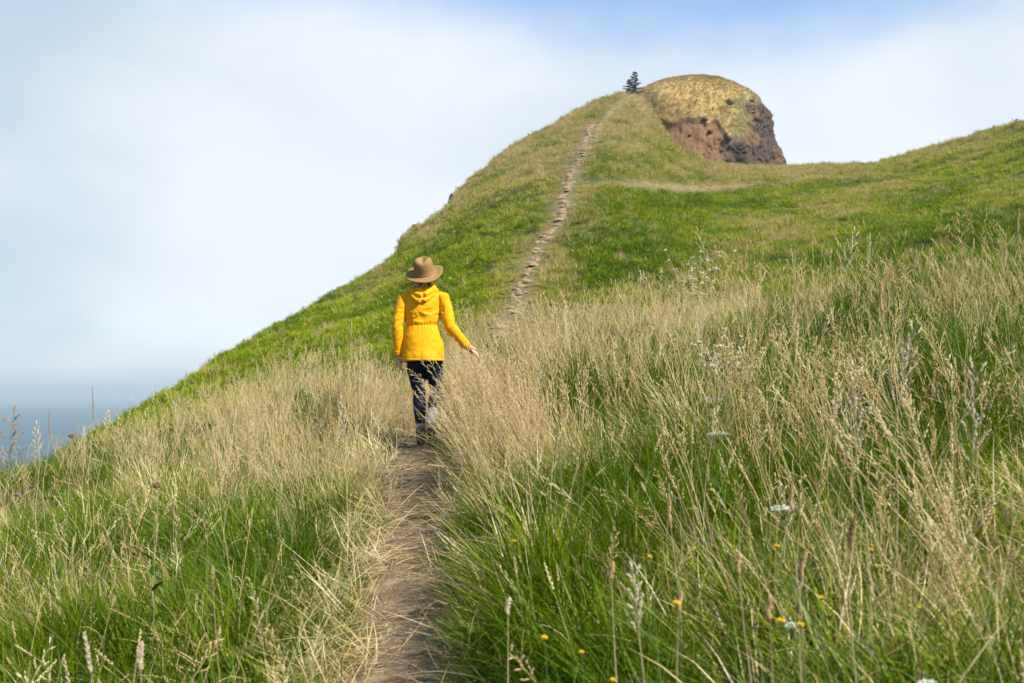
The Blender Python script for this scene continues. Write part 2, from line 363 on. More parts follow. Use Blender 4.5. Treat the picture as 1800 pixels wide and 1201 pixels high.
# ------------------------------------------------------------------ haze
def build_haze():
    m = bpy.data.materials.new('sea_haze'); m.use_nodes = True; n = m.node_tree.nodes; l = m.node_tree.links; n.clear()
    out = N(n, 'ShaderNodeOutputMaterial'); v = N(n, 'ShaderNodeVolumePrincipled')
    v.inputs['Color'].default_value = (.60, .72, .80, 1); v.inputs['Density'].default_value = HAZE; v.inputs['Anisotropy'].default_value = 0.1
    l.new(v.outputs[0], out.inputs['Volume'])
    a = 29000; z0, z1 = SEA - 14, 64
    V = [(x, y, z) for z in (z0, z1) for x, y in ((-a, -a), (a, -a), (a, a), (-a, a))]
    F = [(3, 2, 1, 0), (4, 5, 6, 7), (0, 1, 5, 4), (1, 2, 6, 5), (2, 3, 7, 6), (3, 0, 4, 7)]
    o = mesh_obj('haze', V, F, m, smooth=False); tag(o, 'thin sea mist lying over the whole coast', kind='stuff')
HAZE = 0.00021
build_haze()

# ------------------------------------------------------------------ the rocky knob on the summit
m_knob, n, l, b = new_mat('knob_rock_earth')
at_ = N(n, 'ShaderNodeAttribute'); at_.attribute_name = 'basecol'
t = N(n, 'ShaderNodeTexCoord'); x1 = N(n, 'ShaderNodeTexNoise'); x1.inputs['Scale'].default_value = 1.6; x1.inputs['Detail'].default_value = 9; x1.inputs['Roughness'].default_value = .68; l.new(t.outputs['Object'], x1.inputs[0])
rr = N(n, 'ShaderNodeMapRange'); rr.inputs['From Min'].default_value = .3; rr.inputs['From Max'].default_value = .7; rr.inputs['To Min'].default_value = .78; rr.inputs['To Max'].default_value = 1.22; l.new(x1.outputs[0], rr.inputs[0])
mm = N(n, 'ShaderNodeMix', data_type='RGBA', blend_type='MULTIPLY'); mm.inputs[0].default_value = 1; l.new(at_.outputs['Color'], mm.inputs[6]); l.new(rr.outputs[0], mm.inputs[7]); l.new(mm.outputs[2], b.inputs['Base Color'])
bp = N(n, 'ShaderNodeBump'); bp.inputs['Strength'].default_value = .9; bp.inputs['Distance'].default_value = .14; l.new(x1.outputs[0], bp.inputs['Height']); l.new(bp.outputs[0], b.inputs['Normal']); b.inputs['Roughness'].default_value = .95
KD = 166.0; KC = at(1245, 288, KD); KS = KD / FOC
def kprof(L, v):
    P = np.array(L, float); u = np.linspace(0, 1, len(P)); return np.interp(v, u, P[:, 0]), np.interp(v, u, P[:, 1])
KR = [(345, 148), (318, 142), (288, 133), (250, 116), (228, 112), (205, 106), (182, 92), (163, 75), (150, 52), (141, 30), (134, 12), (132, 0)]
KL = [(345, 160), (318, 158), (288, 156), (250, 154), (215, 151), (180, 146), (164, 132), (150, 105), (141, 80), (136, 52), (133, 24), (132, 0)]
KF = [(345, 132), (318, 128), (288, 122), (250, 114), (225, 106), (205, 97), (182, 82), (165, 62), (152, 44), (142, 28), (135, 12), (132, 0)]
def build_knob():
    nt, nv = 420, 170
    th = np.linspace(0, 2 * PI, nt + 1)[:-1]; v = np.linspace(0, 1, nv)
    T, Vv = np.meshgrid(th, v, indexing='ij')
    pr = []
    for L in (KR, KL, KF): pr.append(kprof(L, Vv))
    c, s = np.cos(T), np.sin(T)
    wr = np.clip(c, 0, 1) ** 2; wl2 = np.clip(-c, 0, 1) ** 2; wf = s ** 2
    py = pr[0][0] * wr + pr[1][0] * wl2 + pr[2][0] * wf; r = pr[0][1] * wr + pr[1][1] * wl2 + pr[2][1] * wf
    X = r * c * KS; Y = r * s * KS; Z = (288 - py) * KS
    px, py = project(X + KC.x, Y + KC.y, Z + KC.z); py = np.where(s > 0, np.minimum(py, 400), py)
    front = sst(0.3, -0.3, s)
    # bare earth scar under an overhanging turf lip; broken rock to the right
    lip = 207 + 6 * np.sin(px * 0.06) + 14 * (fbm(px * .05, px * 0, 81, 3) - .5) + np.where(px > 1240, np.minimum((px - 1240) * .55, 24) - np.maximum(px - 1310, 0) * .8 + 30 * (fbm(px * .05, px * 0 + 4, 83, 3) - .5), 0)
    below = sst(0, 6, py - lip) * front * sst(1118, 1165, px)
    rock = sst(1235, 1310, px + 60 * (fbm(px * .03, py * .03, 85, 3) - .5) + (py - 240) * 0.35) * sst(-6, 10, py - lip - 4)
    rock = np.maximum(rock, sst(0.0, 0.5, c) * sst(-8, 8, py - (178 + 30 * (fbm(px * .05, py * .02, 86, 2) - .4))) * sst(.25, .6, c) )
    rn = fbm(T * 6 + Z * .15, Z * .42 - T * 1.5, 91, 5) - .5
    ridg = 1 - np.abs(fbm(T * 7 + Z * .3, Z * .9 - T * 4, 95, 4) - .5) * 2
    crack = sst(.93, .985, ridg)
    gul = fbm(T * 22, Z * .12, 99, 3) - .5
    disp = -below * 0.42 * sst(0, 14, py - lip) * (1 - .45 * rock) + rn * (0.5 + 1.3 * rock) - crack * rock * .75 + gul * .22 * (1 - rock)
    disp = disp + (fbm(T * 40, Z * 2.2, 105, 3) - .5) * .14
    fade = sst(1, .93, Vv)
    nx = c; nyy = s
    X = X + nx * disp * fade; Y = Y + nyy * disp * fade; Z = Z + (fbm(X * .35, Y * .35, 111, 3) - .5) * .7 * sst(.5, .8, Vv)
    V = np.stack([X + KC.x, Y + KC.y, Z + KC.z], -1).reshape(-1, 3)
    i = np.arange(nt)[:, None]; j = np.arange(nv - 1)[None, :]; i2 = (i + 1) % nt
    Q = np.stack([i * nv + j, i2 * nv + j, i2 * nv + j + 1, i * nv + j + 1], -1).reshape(-1, 4)
    me = np_mesh('rocky_knob', V, Q, m_knob)
    och = np.array([.34, .235, .09]); dirt = np.array([.20, .115, .058]); rk = np.array([.058, .042, .033]); grn = np.array([.17, .145, .055])
    nn = fbm(px * .04, py * .06, 121, 4)
    C = och + (grn - och) * sst(.5, .75, nn + .25 * sst(1230, 1290, px))[..., None]
    dm = below[..., None]; C = C * (1 - dm) + (dirt * (.8 + .5 * nn[..., None])) * dm
    rm = np.clip(rock, 0, 1)[..., None]; rcol = rk + (dirt * .6 - rk) * sst(.56, .76, fbm(px * .05, py * .05, 131, 3))[..., None]; C = C * (1 - rm) + rcol * rm
    bk = sst(-.1, .5, s)[..., None]; C = C * (1 - bk) + rk * 1.3 * bk
    C = C.reshape(-1, 3)
    set_attr(me, 'basecol', 'FLOAT_COLOR', 'POINT', np.concatenate([C, np.ones((len(C), 1))], 1))
    o = bpy.data.objects.new('rocky_knob', me); COL.objects.link(o)
    tag(o, 'steep knob of brown earth and dark rock capped with ochre grass on the summit', kind='structure')
    bare = np.clip(np.maximum(below, rock), 0, 1)
    return V.reshape(nt, nv, 3), bare, px, py, T
KNOB = build_knob()
# ------------------------------------------------------------------ where the single stalks and flowers stand: pixel of the head in the photograph, distance, look
ST = [
 (162, 678, 7.2, 'spike', 62, 'tall brown stalk with a narrow pointed head, standing alone against the sea', 'M_BROWN', .0), (86, 718, 7.6, 'spike', 56, 'dark brown upright stalk second from the left against the sea', 'M_BROWN', .02), (64, 745, 6.6, 'panicle', 60, 'pale thin grass stalk between the dark stalks and the left edge of the sea', 'M_PALE', -.03),
 (24, 722, 3.4, 'branched', 120, 'large brown branching seed head at the left edge of view against the sea', 'M_BROWN', .12), (146, 746, 7.8, 'spike', 38, 'short pale stalk just left of the tallest brown stalk by the sea', 'M_PALE', -.02), (125, 761, 8.0, 'round', 10, 'small brown button headed stalk in front of the sea', 'M_BROWN', .0),
 (267, 675, 9, 'spike', 30, 'fine grey stalk crossing the left skyline of the green slope', 'M_PALE', -.04), (190, 725, 6.8, 'panicle', 40, 'drooping pale grass head on the left skyline beside the white flowers', 'M_PALE', .09),
 (1687, 376, 6.2, 'branched', 66, 'tall stalk with a tufted pinkish branching head against the dark green bowl, right', 'M_TAWNY', -.02), (1561, 388, 7.5, 'spike', 70, 'slender upright stalk rising highest in the middle of the dark green bowl', 'M_BROWN', .02), (1227, 402, 7.0, 'panicle', 90, 'grey arching stalk leaning left above the dry grass crest', 'M_PALE', -.22),
 (1311, 425, 7.4, 'foxtail', 50, 'tawny fluffy stalk rising above the crest in front of the hillside', 'M_TAWNY', .0), (1390, 428, 7.6, 'spike', 52, 'pale stalk leaning left on the crest below the yellow green slope', 'M_PALE', -.10), (1427, 424, 7.9, 'spike', 40, 'second pale stalk leaning left on the crest, close right of another', 'M_PALE', -.08),
 (1504, 405, 5.6, 'panicle', 85, 'large grey feathery head bending right above the crest', 'M_PALE', .16), (1530, 406, 5.9, 'spike', 70, 'straight pale stalk close to the large bending feathery head', 'M_PALE', .02), (1610, 435, 7.8, 'spike', 44, 'thin leaning stalk right of the slender upright one', 'M_PALE', -.12),
 (1790, 362, 6.6, 'foxtail', 48, 'tawny head high against the hill at the right edge of view', 'M_TAWNY', -.03), (1768, 436, 6.4, 'foxtail', 34, 'knobbly pale head near the right edge below the dark bowl', 'M_PALE', .01), (1673, 505, 4.4, 'foxtail', 55, 'orange brown foxtail leaning left in the right hand grass', 'M_TAWNY', -.10),
 (1127, 482, 8.6, 'panicle', 66, 'tall pale bunched head rising above the middle of the crest', 'M_PALE', .04), (1112, 505, 8.9, 'spike', 50, 'pale stalk directly left of the tall bunched head on the crest', 'M_PALE', -.02), (1545, 490, 3.6, 'foxtail', 60, 'reddish brown foxtail in front of the dry grass right of the feathery head', 'M_TAWNY', -.10),
 (1503, 640, 3.0, 'panicle', 180, 'big blurred pale feathery grass head in the right foreground', 'M_PALE', -.03), (1606, 575, 3.1, 'panicle', 150, 'big pale feathery grass head leaning right in the right foreground', 'M_PALE', .10), (1713, 640, 2.9, 'panicle', 190, 'broad blurred straw coloured head near the right side foreground', 'M_PALE', -.02),
 (1173, 862, 3.4, 'foxtail', 70, 'long brown foxtail leaning left in the centre right foreground', 'M_TAWNY', -.05), (1296, 968, 2.6, 'foxtail', 44, 'orange foxtail leaning left among the green blades above a yellow flower', 'M_TAWNY', -.05), (1413, 966, 2.6, 'foxtail', 50, 'brown upright foxtail in the lower right foreground', 'M_TAWNY', .02),
 (1074, 984, 2.8, 'foxtail', 36, 'short tan foxtail in the grass right of the path', 'M_TAWNY', -.02), (1350, 1046, 2.2, 'foxtail', 46, 'pale tawny foxtail low in the right foreground', 'M_TAWNY', -.04), (1112, 1000, 2.7, 'panicle', 120, 'very large blurred pale grass head at the bottom right of centre', 'M_PALE', -.05),
 (1195, 1036, 2.4, 'foxtail', 40, 'brown foxtail standing right behind a yellow flower', 'M_TAWNY', .01), (1390, 850, 3.1, 'foxtail', 50, 'tan foxtail next to the white yarrow in the right foreground', 'M_TAWNY', -.03), (1500, 898, 2.5, 'foxtail', 70, 'thick mauve brown head in the lower right foreground', 'M_BROWN', .01),
 (247, 1122, 2.6, 'foxtail', 60, 'blurred white fluffy head in the bottom left foreground', 'M_PALE', .01), (148, 1110, 2.6, 'spike', 80, 'pale drooping grass head near the lower left corner', 'M_PALE', -.06), (275, 845, 4.6, 'round', 15, 'brown round thistle head in the left hand grass', 'M_BROWN', .0), (405, 795, 5.6, 'panicle', 90, 'straw coloured head standing in the left hand dry grass', 'M_TAWNY', .03),
 (618, 560, 10.2, 'spike', 34, 'fine stalk rising above the dry grass to the left of the walker', 'M_PALE', .03), (893, 1048, 2.9, 'foxtail', 34, 'pale tan foxtail beside the right edge of the path', 'M_PALE', .0), (600, 700, 6.0, 'panicle', 70, 'pale loose head standing in front of the dry band left of the path', 'M_PALE', -.05),
]
YARROW = [(1252, 697, 4.0, 44, 'white yarrow head in front of the pale withered weed right of centre'), (1262, 757, 3.8, 40, 'white yarrow head directly below another one, right of centre'), (1376, 888, 3.3, 42, 'broken up white yarrow head beside a tan foxtail in the right foreground'),
        (1787, 636, 4.6, 26, 'white yarrow at the right edge of view'), (1660, 548, 7.5, 14, 'small white yarrow in the grass below the orange foxtail'), (1632, 1196, 2.3, 34, 'pale yarrow cut by the bottom edge, lower right'), (1392, 1095, 3.0, 24, 'small faint yarrow low in the grass behind the pair of yellow flowers')]
YELLOW = [(1190, 1062, 2.35, 20, 'bright yellow flower in front of a brown foxtail in the lower foreground'), (1372, 1092, 2.2, 18, 'yellow flower, left one of the close pair at lower right'), (1407, 1099, 2.2, 17, 'yellow flower, right one of the close pair at lower right'), (957, 1122, 2.5, 16, 'yellow flower nearest the right edge of the path at the bottom'),
        (1022, 1147, 2.4, 13, 'small yellow flower low between the path and the big blurred grass head'), (1444, 1051, 2.5, 13, 'small orange yellow flower above and right of the close pair'), (1366, 961, 2.9, 14, 'pale yellow flower between the orange foxtail and the brown upright one'), (1142, 980, 3.0, 13, 'small yellow flower right of the short tan foxtail'),
        (1077, 1196, 2.2, 14, 'yellow flower cut by the bottom edge of view'), (904, 952, 3.8, 10, 'tiny yellow flower in the straw beside the path'), (1531, 967, 2.9, 12, 'orange flower on a dry stem beside the thick mauve brown head'), (1615, 1068, 2.6, 10, 'tiny orange flower in the green grass at far lower right')]
# ------------------------------------------------------------------ grass: plant meshes, then scattering
def plant_mat(name, kind):
    m = bpy.data.materials.new(name); m.use_nodes = True; n = m.node_tree.nodes; l = m.node_tree.links; n.clear()
    out = N(n, 'ShaderNodeOutputMaterial')
    bl = N(n, 'ShaderNodeAttribute'); bl.attribute_name = 'bl'           # r: blade, g: height along it, b: 1 = straw part
    ti = N(n, 'ShaderNodeAttribute'); ti.attribute_name = 'tint'; ti.attribute_type = 'INSTANCER'
    dr = N(n, 'ShaderNodeAttribute'); dr.attribute_name = 'dry'; dr.attribute_type = 'INSTANCER'
    s = N(n, 'ShaderNodeSeparateColor'); l.new(bl.outputs['Color'], s.inputs[0])
    # greens
    ad = N(n, 'ShaderNodeMath', operation='MULTIPLY_ADD'); ad.inputs[1].default_value = 0.45; l.new(s.outputs[0], ad.inputs[0]); l.new(ti.outputs['Fac'], ad.inputs[2])
    g = N(n, 'ShaderNodeValToRGB'); e = g.color_ramp.elements
    G = GREENS[kind]
    e[0].position = 0.1; e[0].color = (*G[0], 1); e[1].position = 1.25 if False else 1.0; e[1].color = (*G[2], 1)
    x = e.new(0.55); x.color = (*G[1], 1)
    l.new(ad.outputs[0], g.inputs[0])
    # straw
    st = N(n, 'ShaderNodeValToRGB'); q = st.color_ramp.elements; S = STRAWS[kind]
    q[0].position = 0; q[0].color = (*S[0], 1); q[1].position = 1; q[1].color = (*S[-1], 1)
    for i in range(1, len(S) - 1): w = q.new(i / (len(S) - 1)); w.color = (*S[i], 1)
    sc = N(n, 'ShaderNodeMath', operation='MULTIPLY_ADD'); sc.inputs[1].default_value = 7.31; l.new(s.outputs[0], sc.inputs[0]); l.new(ti.outputs['Fac'], sc.inputs[2])
    fr = N(n, 'ShaderNodeMath', operation='FRACT'); l.new(sc.outputs[0], fr.inputs[0]); l.new(fr.outputs[0], st.inputs[0])
    lt = N(n, 'ShaderNodeMath', operation='LESS_THAN'); l.new(s.outputs[0], lt.inputs[0]); l.new(dr.outputs['Fac'], lt.inputs[1])
    mxm = N(n, 'ShaderNodeMath', operation='MAXIMUM'); l.new(lt.outputs[0], mxm.inputs[0]); l.new(s.outputs[2], mxm.inputs[1])
    mx = N(n, 'ShaderNodeMix', data_type='RGBA'); l.new(mxm.outputs[0], mx.inputs[0]); l.new(g.outputs[0], mx.inputs[6]); l.new(st.outputs[0], mx.inputs[7])
    # pale withered bases
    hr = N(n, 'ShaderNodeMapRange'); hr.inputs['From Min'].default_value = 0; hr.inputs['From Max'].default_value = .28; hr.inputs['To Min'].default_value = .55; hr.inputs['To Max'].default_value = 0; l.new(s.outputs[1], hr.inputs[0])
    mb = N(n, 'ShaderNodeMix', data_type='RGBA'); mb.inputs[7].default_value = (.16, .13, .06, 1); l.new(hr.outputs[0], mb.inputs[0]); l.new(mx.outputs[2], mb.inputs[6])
    d = N(n, 'ShaderNodeBsdfDiffuse'); tr = N(n, 'ShaderNodeBsdfTranslucent'); gl = N(n, 'ShaderNodeBsdfGlossy'); gl.inputs['Roughness'].default_value = .42; gl.inputs['Color'].default_value = (.8, .8, .8, 1)
    l.new(mb.outputs[2], d.inputs[0]); l.new(mb.outputs[2], tr.inputs[0])
    a = N(n, 'ShaderNodeMixShader'); a.inputs[0].default_value = .42; l.new(d.outputs[0], a.inputs[1]); l.new(tr.outputs[0], a.inputs[2])
    c = N(n, 'ShaderNodeMixShader'); c.inputs[0].default_value = .015; l.new(a.outputs[0], c.inputs[1]); l.new(gl.outputs[0], c.inputs[2])
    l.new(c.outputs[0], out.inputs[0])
    return m
GREENS = {'meadow': [(.028, .070, .001), (.100, .170, .002), (.26, .30, .014)], 'hill': [(.050, .112, .0005), (.160, .245, .001), (.33, .35, .006)]}
GREENS['ochre'] = GREENS['hill']
STRAWS = {'meadow': [(.68, .52, .24), (.80, .64, .36), (.56, .37, .14), (.88, .76, .48), (.34, .25, .12)], 'hill': [(.44, .33, .12), (.52, .40, .18), (.36, .245, .07), (.56, .46, .24)], 'ochre': [(.37, .24, .075), (.42, .285, .10), (.31, .20, .06), (.45, .325, .14)]}
M_OCHRE = plant_mat('ochre_grass_blades', 'ochre')
M_MEADOW = plant_mat('meadow_grass_blades', 'meadow'); M_HILL = plant_mat('hill_grass_blades', 'hill')

class PM:
    def __init__(s): s.v = []; s.f = []; s.c = []
    def ribbon(s, P, W, side, r, straw=0.0):
        k = len(s.v); n = len(P)
        for i, (p, w) in enumerate(zip(P, W)):
            s.v.append(p - side * w * .5); s.v.append(p + side * w * .5)
            h = i / (n - 1); s.c += [(r, h, straw, 1)] * 2
        for i in range(n - 1): a = k + 2 * i; s.f.append((a, a + 1, a + 3, a + 2))
    def tube(s, P, rad, r, straw=1.0, h0=0.3, h1=1.0):
        k = len(s.v); n = len(P)
        for i, p in enumerate(P):
            t = (P[min(i + 1, n - 1)] - P[max(i - 1, 0)]).normalized(); u = t.cross(Vector((.3, .9, .2))).normalized(); w = t.cross(u)
            for j in range(3):
                a = 2.094 * j; s.v.append(p + (u * math.cos(a) + w * math.sin(a)) * rad * (1 - .6 * i / (n - 1))); s.c.append((r, h0 + (h1 - h0) * i / (n - 1), straw, 1))
        for i in range(n - 1):
            for j in range(3): a = k + 3 * i; s.f.append((a + j, a + (j + 1) % 3, a + 3 + (j + 1) % 3, a + 3 + j))
    def grain(s, p, d, L, w, r, straw=1.0):
        """one spikelet: a four sided spindle"""
        k = len(s.v); u = d.cross(Vector((.2, .35, .9))).normalized(); q = d.cross(u)
        for x in (p, p + d * L * .4 + u * w * .5, p + d * L * .4 - u * w * .25 + q * w * .43, p + d * L * .4 - u * w * .25 - q * w * .43, p + d * L):
            s.v.append(x); s.c.append((r, .9, straw, 1))
        for j in range(3): s.f.append((k, k + 1 + j, k + 1 + (j + 1) % 3)); s.f.append((k + 4, k + 1 + (j + 1) % 3, k + 1 + j))
    def build(s, name, mat, coll=None, parent=None, link=False):
        me = bpy.data.meshes.new(name); me.from_pydata([tuple(p) for p in s.v], [], s.f); me.update(); me.materials.append(mat)
        set_attr(me, 'bl', 'FLOAT_COLOR', 'POINT', np.array(s.c)); me.polygons.foreach_set('use_smooth', [True] * len(me.polygons))
        o = bpy.data.objects.new(name, me)
        if coll: coll.objects.link(o)
        if link: COL.objects.link(o)
        if parent: o.parent = parent
        return o
U = random.uniform
def curve(root, az, lean, bend, L, n, pw=1.5, wob=0.0):
    P = [root.copy()]; p = root.copy(); w1 = U(-wob, wob)
    for i in range(1, n):
        t = i / (n - 1); th = lean + bend * t ** pw; a = az + w1 * t
        p = p + Vector((math.sin(th) * math.cos(a), math.sin(th) * math.sin(a), math.cos(th))) * (L / (n - 1)); P.append(p.copy())
    return P
def blade(m, root, az, lean, bend, L, w, n=5, straw=0.0, wob=.4):
    P = curve(root, az, lean, bend, L, n, 1.4, wob)
    W = [w * (.75 + .25 * math.sin(PI * i / (n - 1))) * (1 - (i / (n - 1)) ** 3 * .97) for i in range(n)]
    side = Vector((-math.sin(az + U(-.7, .7)), math.cos(az + U(-.7, .7)), U(-.25, .25))).normalized()
    m.ribbon(P, W, side, U(0, 1), straw)
def seed_head(m, P, kind, r):
    """P: last stretch of the stem; kind: spike, foxtail, panicle, nodding"""
    tip = P[-1]; d = (P[-1] - P[-2]).normalized(); u = d.cross(Vector((.3, .8, .1))).normalized(); w = d.cross(u)
    if kind == 'spike':
        L = U(.07, .12); k = 13
        for i in range(k):
            t = i / (k - 1); a = i * 2.4; o = (u * math.cos(a) + w * math.sin(a)); m.grain(tip + d * L * t - d * .01, (d + o * .35).normalized(), .021 * (1.15 - .5 * t), .0085, r)
    elif kind == 'foxtail':
        L = U(.045, .075); k = 26
        for i in range(k):
            t = i / (k - 1); a = i * 2.4; o = (u * math.cos(a) + w * math.sin(a)); m.grain(tip + d * L * t, (d * .8 + o * .8).normalized(), .011 * (.6 + math.sin(PI * min(1, t + .15)) * .6), .0045, r)
    else:
        L = U(.13, .19); k = 9; sag = .25 if kind == 'panicle' else .7
        m.tube([tip, tip + d * L * .5, tip + d * L], .0010, r)
        for i in range(k):
            t = i / (k - 1); a = i * 2.2; o = (u * math.cos(a) + w * math.sin(a)); q = tip + d * L * t; bl = .05 * (1 - .65 * t) * U(.6, 1.2); bd = (d * .9 + o * sag).normalized()
            m.tube([q, q + bd * bl], .0006, r)
            for j in range(3): m.grain(q + bd * bl * (.35 + .3 * j), (bd + o * U(-.2, .4)).normalized(), .017, .0065, r)
def stalk(m, root, az, lean, bend, L, kind, th=.0016, leaves=1):
    r = U(0, 1); P = curve(root, az, lean, bend, L, 6, 2.0, .3); m.tube(P, th, r, 1.0 if U(0, 1) < .9 else .5)
    for i in range(leaves):
        j = random.choice((1, 2, 3)); blade(m, P[j], U(0, 6.28), U(.2, .6), U(.6, 1.8), U(.12, .24), .004, 4, 1.0)
    if kind: seed_head(m, P, kind, r)
LIB = {}
def lib(name, makers, mat):
    c = bpy.data.collections.new(name); k = 0
    for i, mk in enumerate(makers):
        m = PM(); mk(m); m.build('%s_%02d' % (name, i), mat, c)
    LIB[name] = c; return c
V3 = Vector
def disc(r): a = U(0, 6.28); q = r * math.sqrt(U(0, 1)); return V3((q * math.cos(a), q * math.sin(a), -.02))
def green_tuft(n, r, l0, l1, w, b0=.4, b1=1.6):
    def f(m):
        for i in range(n):
            q = disc(r); a = math.atan2(q.y, q.x) + U(-1.2, 1.2); blade(m, q, a, U(.05, .45), U(b0, b1), U(l0, l1), w * U(.7, 1.3), 6)
    return f
def droop_tuft(m):
    for i in range(60):
        q = disc(.09); blade(m, q, U(-.9, .9) + PI, U(.2, .7), U(1.0, 2.0), U(.40, .75), .0072 * U(.7, 1.3), 7)
def dry_clump(n, kinds, h0, h1, leaves=1, lean=.16):
    def f(m):
        for i in range(n):
            q = disc(.10); stalk(m, q, U(0, 6.28), U(0, lean), U(0, .45), U(h0, h1), random.choice(kinds), random.choice((.0019, .0024, .0032)), leaves)
        for i in range(12): blade(m, disc(.12), U(0, 6.28), U(.1, .6), U(.5, 1.8), U(.2, .45), .0045, 5, 1.0)
    return f
def litter(m):
    for i in range(26):
        q = disc(.16); q.z = U(0, .08); blade(m, q, U(0, 6.28), U(.7, 1.4), U(-.3, .8), U(.12, .35), .004, 5, 1.0 if U(0, 1) < .8 else 0)
def leafy(m):
    for i in range(16):
        q = disc(.10); a = U(0, 6.28); P = curve(q, a, U(.1, .5), U(.3, .8), U(.12, .26), 4); m.tube(P, .0015, U(0, .6), 0)
        for j in range(3):
            aa = a + (j - 1) * 1.3; blade_w = U(.025, .045); Q = curve(P[-1], aa, U(.6, 1.2), U(.2, .8), U(.05, .09), 5)
            m.ribbon(Q, [.004, blade_w, blade_w * 1.1, blade_w * .7, .002], V3((-math.sin(aa), math.cos(aa), 0)), U(.0, .35), 0)
lib('green_tuft', [green_tuft(46, .09, .16, .42, .0055) for i in range(3)] + [green_tuft(46, .10, .28, .60, .0065, .3, 1.3) for i in range(2)], M_MEADOW)
lib('long_tuft', [droop_tuft, droop_tuft, green_tuft(56, .08, .40, .72, .007, .3, 1.2)], M_MEADOW)
lib('dry_clump', [dry_clump(11, ['spike', 'nodding', 'panicle', None], .62, 1.0), dry_clump(12, ['spike', 'spike', None], .6, .95), dry_clump(9, ['panicle', 'nodding'], .7, 1.05), dry_clump(13, ['spike', 'panicle', None, None], .5, .9, 2), dry_clump(8, ['foxtail', 'spike', 'nodding'], .5, .9, 1, .3)], M_MEADOW)
lib('dry_single', [(lambda k: (lambda m: stalk(m, V3((0, 0, -.02)), U(0, 6.28), U(0, .35), U(.1, .8), U(.5, .85), k, .0019, 2)))(k) for k in ('spike', 'foxtail', 'panicle', 'nodding', 'foxtail', 'spike')], M_MEADOW)
lib('litter', [litter, litter], M_MEADOW)
lib('leafy', [leafy, leafy], M_MEADOW)
def hill_patch(n, r, l0, l1, w, straw=0.0, flop=1.0):
    def f(m):
        for i in range(n): blade(m, disc(r), U(0, 6.28), U(.05, .7) * flop, U(.2, 1.3) * flop, U(l0, l1), w * U(.7, 1.3), 4, straw if U(0, 1) < .9 else 0)
    return f
lib('hill_patch', [hill_patch(70, .36, .10, .30, .020) for i in range(4)], M_HILL)
lib('hill_tall', [hill_patch(34, .26, .32, .75, .014, 1.0, .4) for i in range(3)], M_HILL)

lib('knob_tall', [hill_patch(46, .24, .22, .55, .014, 1.0, .5) for i in range(3)], M_OCHRE)

def scatter_tree():
    g = bpy.data.node_groups.new('scatter_plants', 'GeometryNodeTree')
    g.interface.new_socket('Geometry', in_out='INPUT', socket_type='NodeSocketGeometry')
    g.interface.new_socket('Plants', in_out='INPUT', socket_type='NodeSocketCollection')
    g.interface.new_socket('Geometry', in_out='OUTPUT', socket_type='NodeSocketGeometry')
    n, l = g.nodes, g.links
    i = n.new('NodeGroupInput'); o = n.new('NodeGroupOutput'); p = n.new('GeometryNodeInstanceOnPoints'); ci = n.new('GeometryNodeCollectionInfo')
    ci.inputs['Separate Children'].default_value = True; ci.inputs['Reset Children'].default_value = True
    l.new(i.outputs['Plants'], ci.inputs['Collection']); l.new(i.outputs['Geometry'], p.inputs['Points']); l.new(ci.outputs[0], p.inputs['Instance'])
    p.inputs['Pick Instance'].default_value = True
    def na(name, t):
        a = n.new('GeometryNodeInputNamedAttribute'); a.data_type = t; a.inputs['Name'].default_value = name; return a.outputs['Attribute']
    l.new(na('pick', 'INT'), p.inputs['Instance Index']); e = n.new('FunctionNodeEulerToRotation'); l.new(na('rot', 'FLOAT_VECTOR'), e.inputs[0]); l.new(e.outputs[0], p.inputs['Rotation'])
    l.new(na('scl', 'FLOAT_VECTOR'), p.inputs['Scale']); l.new(p.outputs[0], o.inputs[0])
    return g
GT = scatter_tree()
def scatter(name, libname, P, rot, scl, tint, dry, label):
    n = len(P); me = bpy.data.meshes.new(name); me.vertices.add(n); me.vertices.foreach_set('co', P.astype(np.float32).ravel())
    c = LIB[libname]
    set_attr(me, 'rot', 'FLOAT_VECTOR', 'POINT', rot); set_attr(me, 'scl', 'FLOAT_VECTOR', 'POINT', scl)
    set_attr(me, 'pick', 'INT', 'POINT', rng.integers(0, len(c.objects), n)); set_attr(me, 'tint', 'FLOAT', 'POINT', tint); set_attr(me, 'dry', 'FLOAT', 'POINT', dry)
    o = bpy.data.objects.new(name, me); COL.objects.link(o); md = o.modifiers.new('plants', 'NODES'); md.node_group = GT
    for it in GT.interface.items_tree:
        if it.in_out == 'INPUT' and it.socket_type == 'NodeSocketCollection': md[it.identifier] = c
    tag(o, label, kind='stuff'); return o
def wedge(n, d0, d1, a0, a1, power=2.0):
    """random points; power 2 = even over the ground, 0 = even in log distance"""
    u = rng.random(n); a = R(a0) + (R(a1) - R(a0)) * rng.random(n)
    d = d0 * (d1 / d0) ** u if power == 0 else (d0 ** power + u * (d1 ** power - d0 ** power)) ** (1 / power)
    return d * np.sin(a), d * np.cos(a)
def tilted(tx, ty, phi):
    """Euler angles of: turn by phi about the stem, then lean over towards (tx, ty)"""
    k = 1 / np.sqrt(tx ** 2 + ty ** 2 + 1); nx, ny, nz = tx * k, ty * k, k
    c, s = np.cos(phi), np.sin(phi); h = 1 / (1 + nz)
    T = np.array([[1 - h * nx * nx, -h * nx * ny, nx], [-h * nx * ny, 1 - h * ny * ny, ny], [-nx, -ny, nz]])
    Mm = [[T[i][0] * c + T[i][1] * s, -T[i][0] * s + T[i][1] * c, T[i][2]] for i in range(3)]
    return np.stack([np.arctan2(Mm[2][1], Mm[2][2]), -np.arcsin(np.clip(Mm[2][0], -1, 1)), np.arctan2(Mm[1][0], Mm[0][0])], 1)
CLEAR = []                                                        # little openings in the grass in which flowers stand
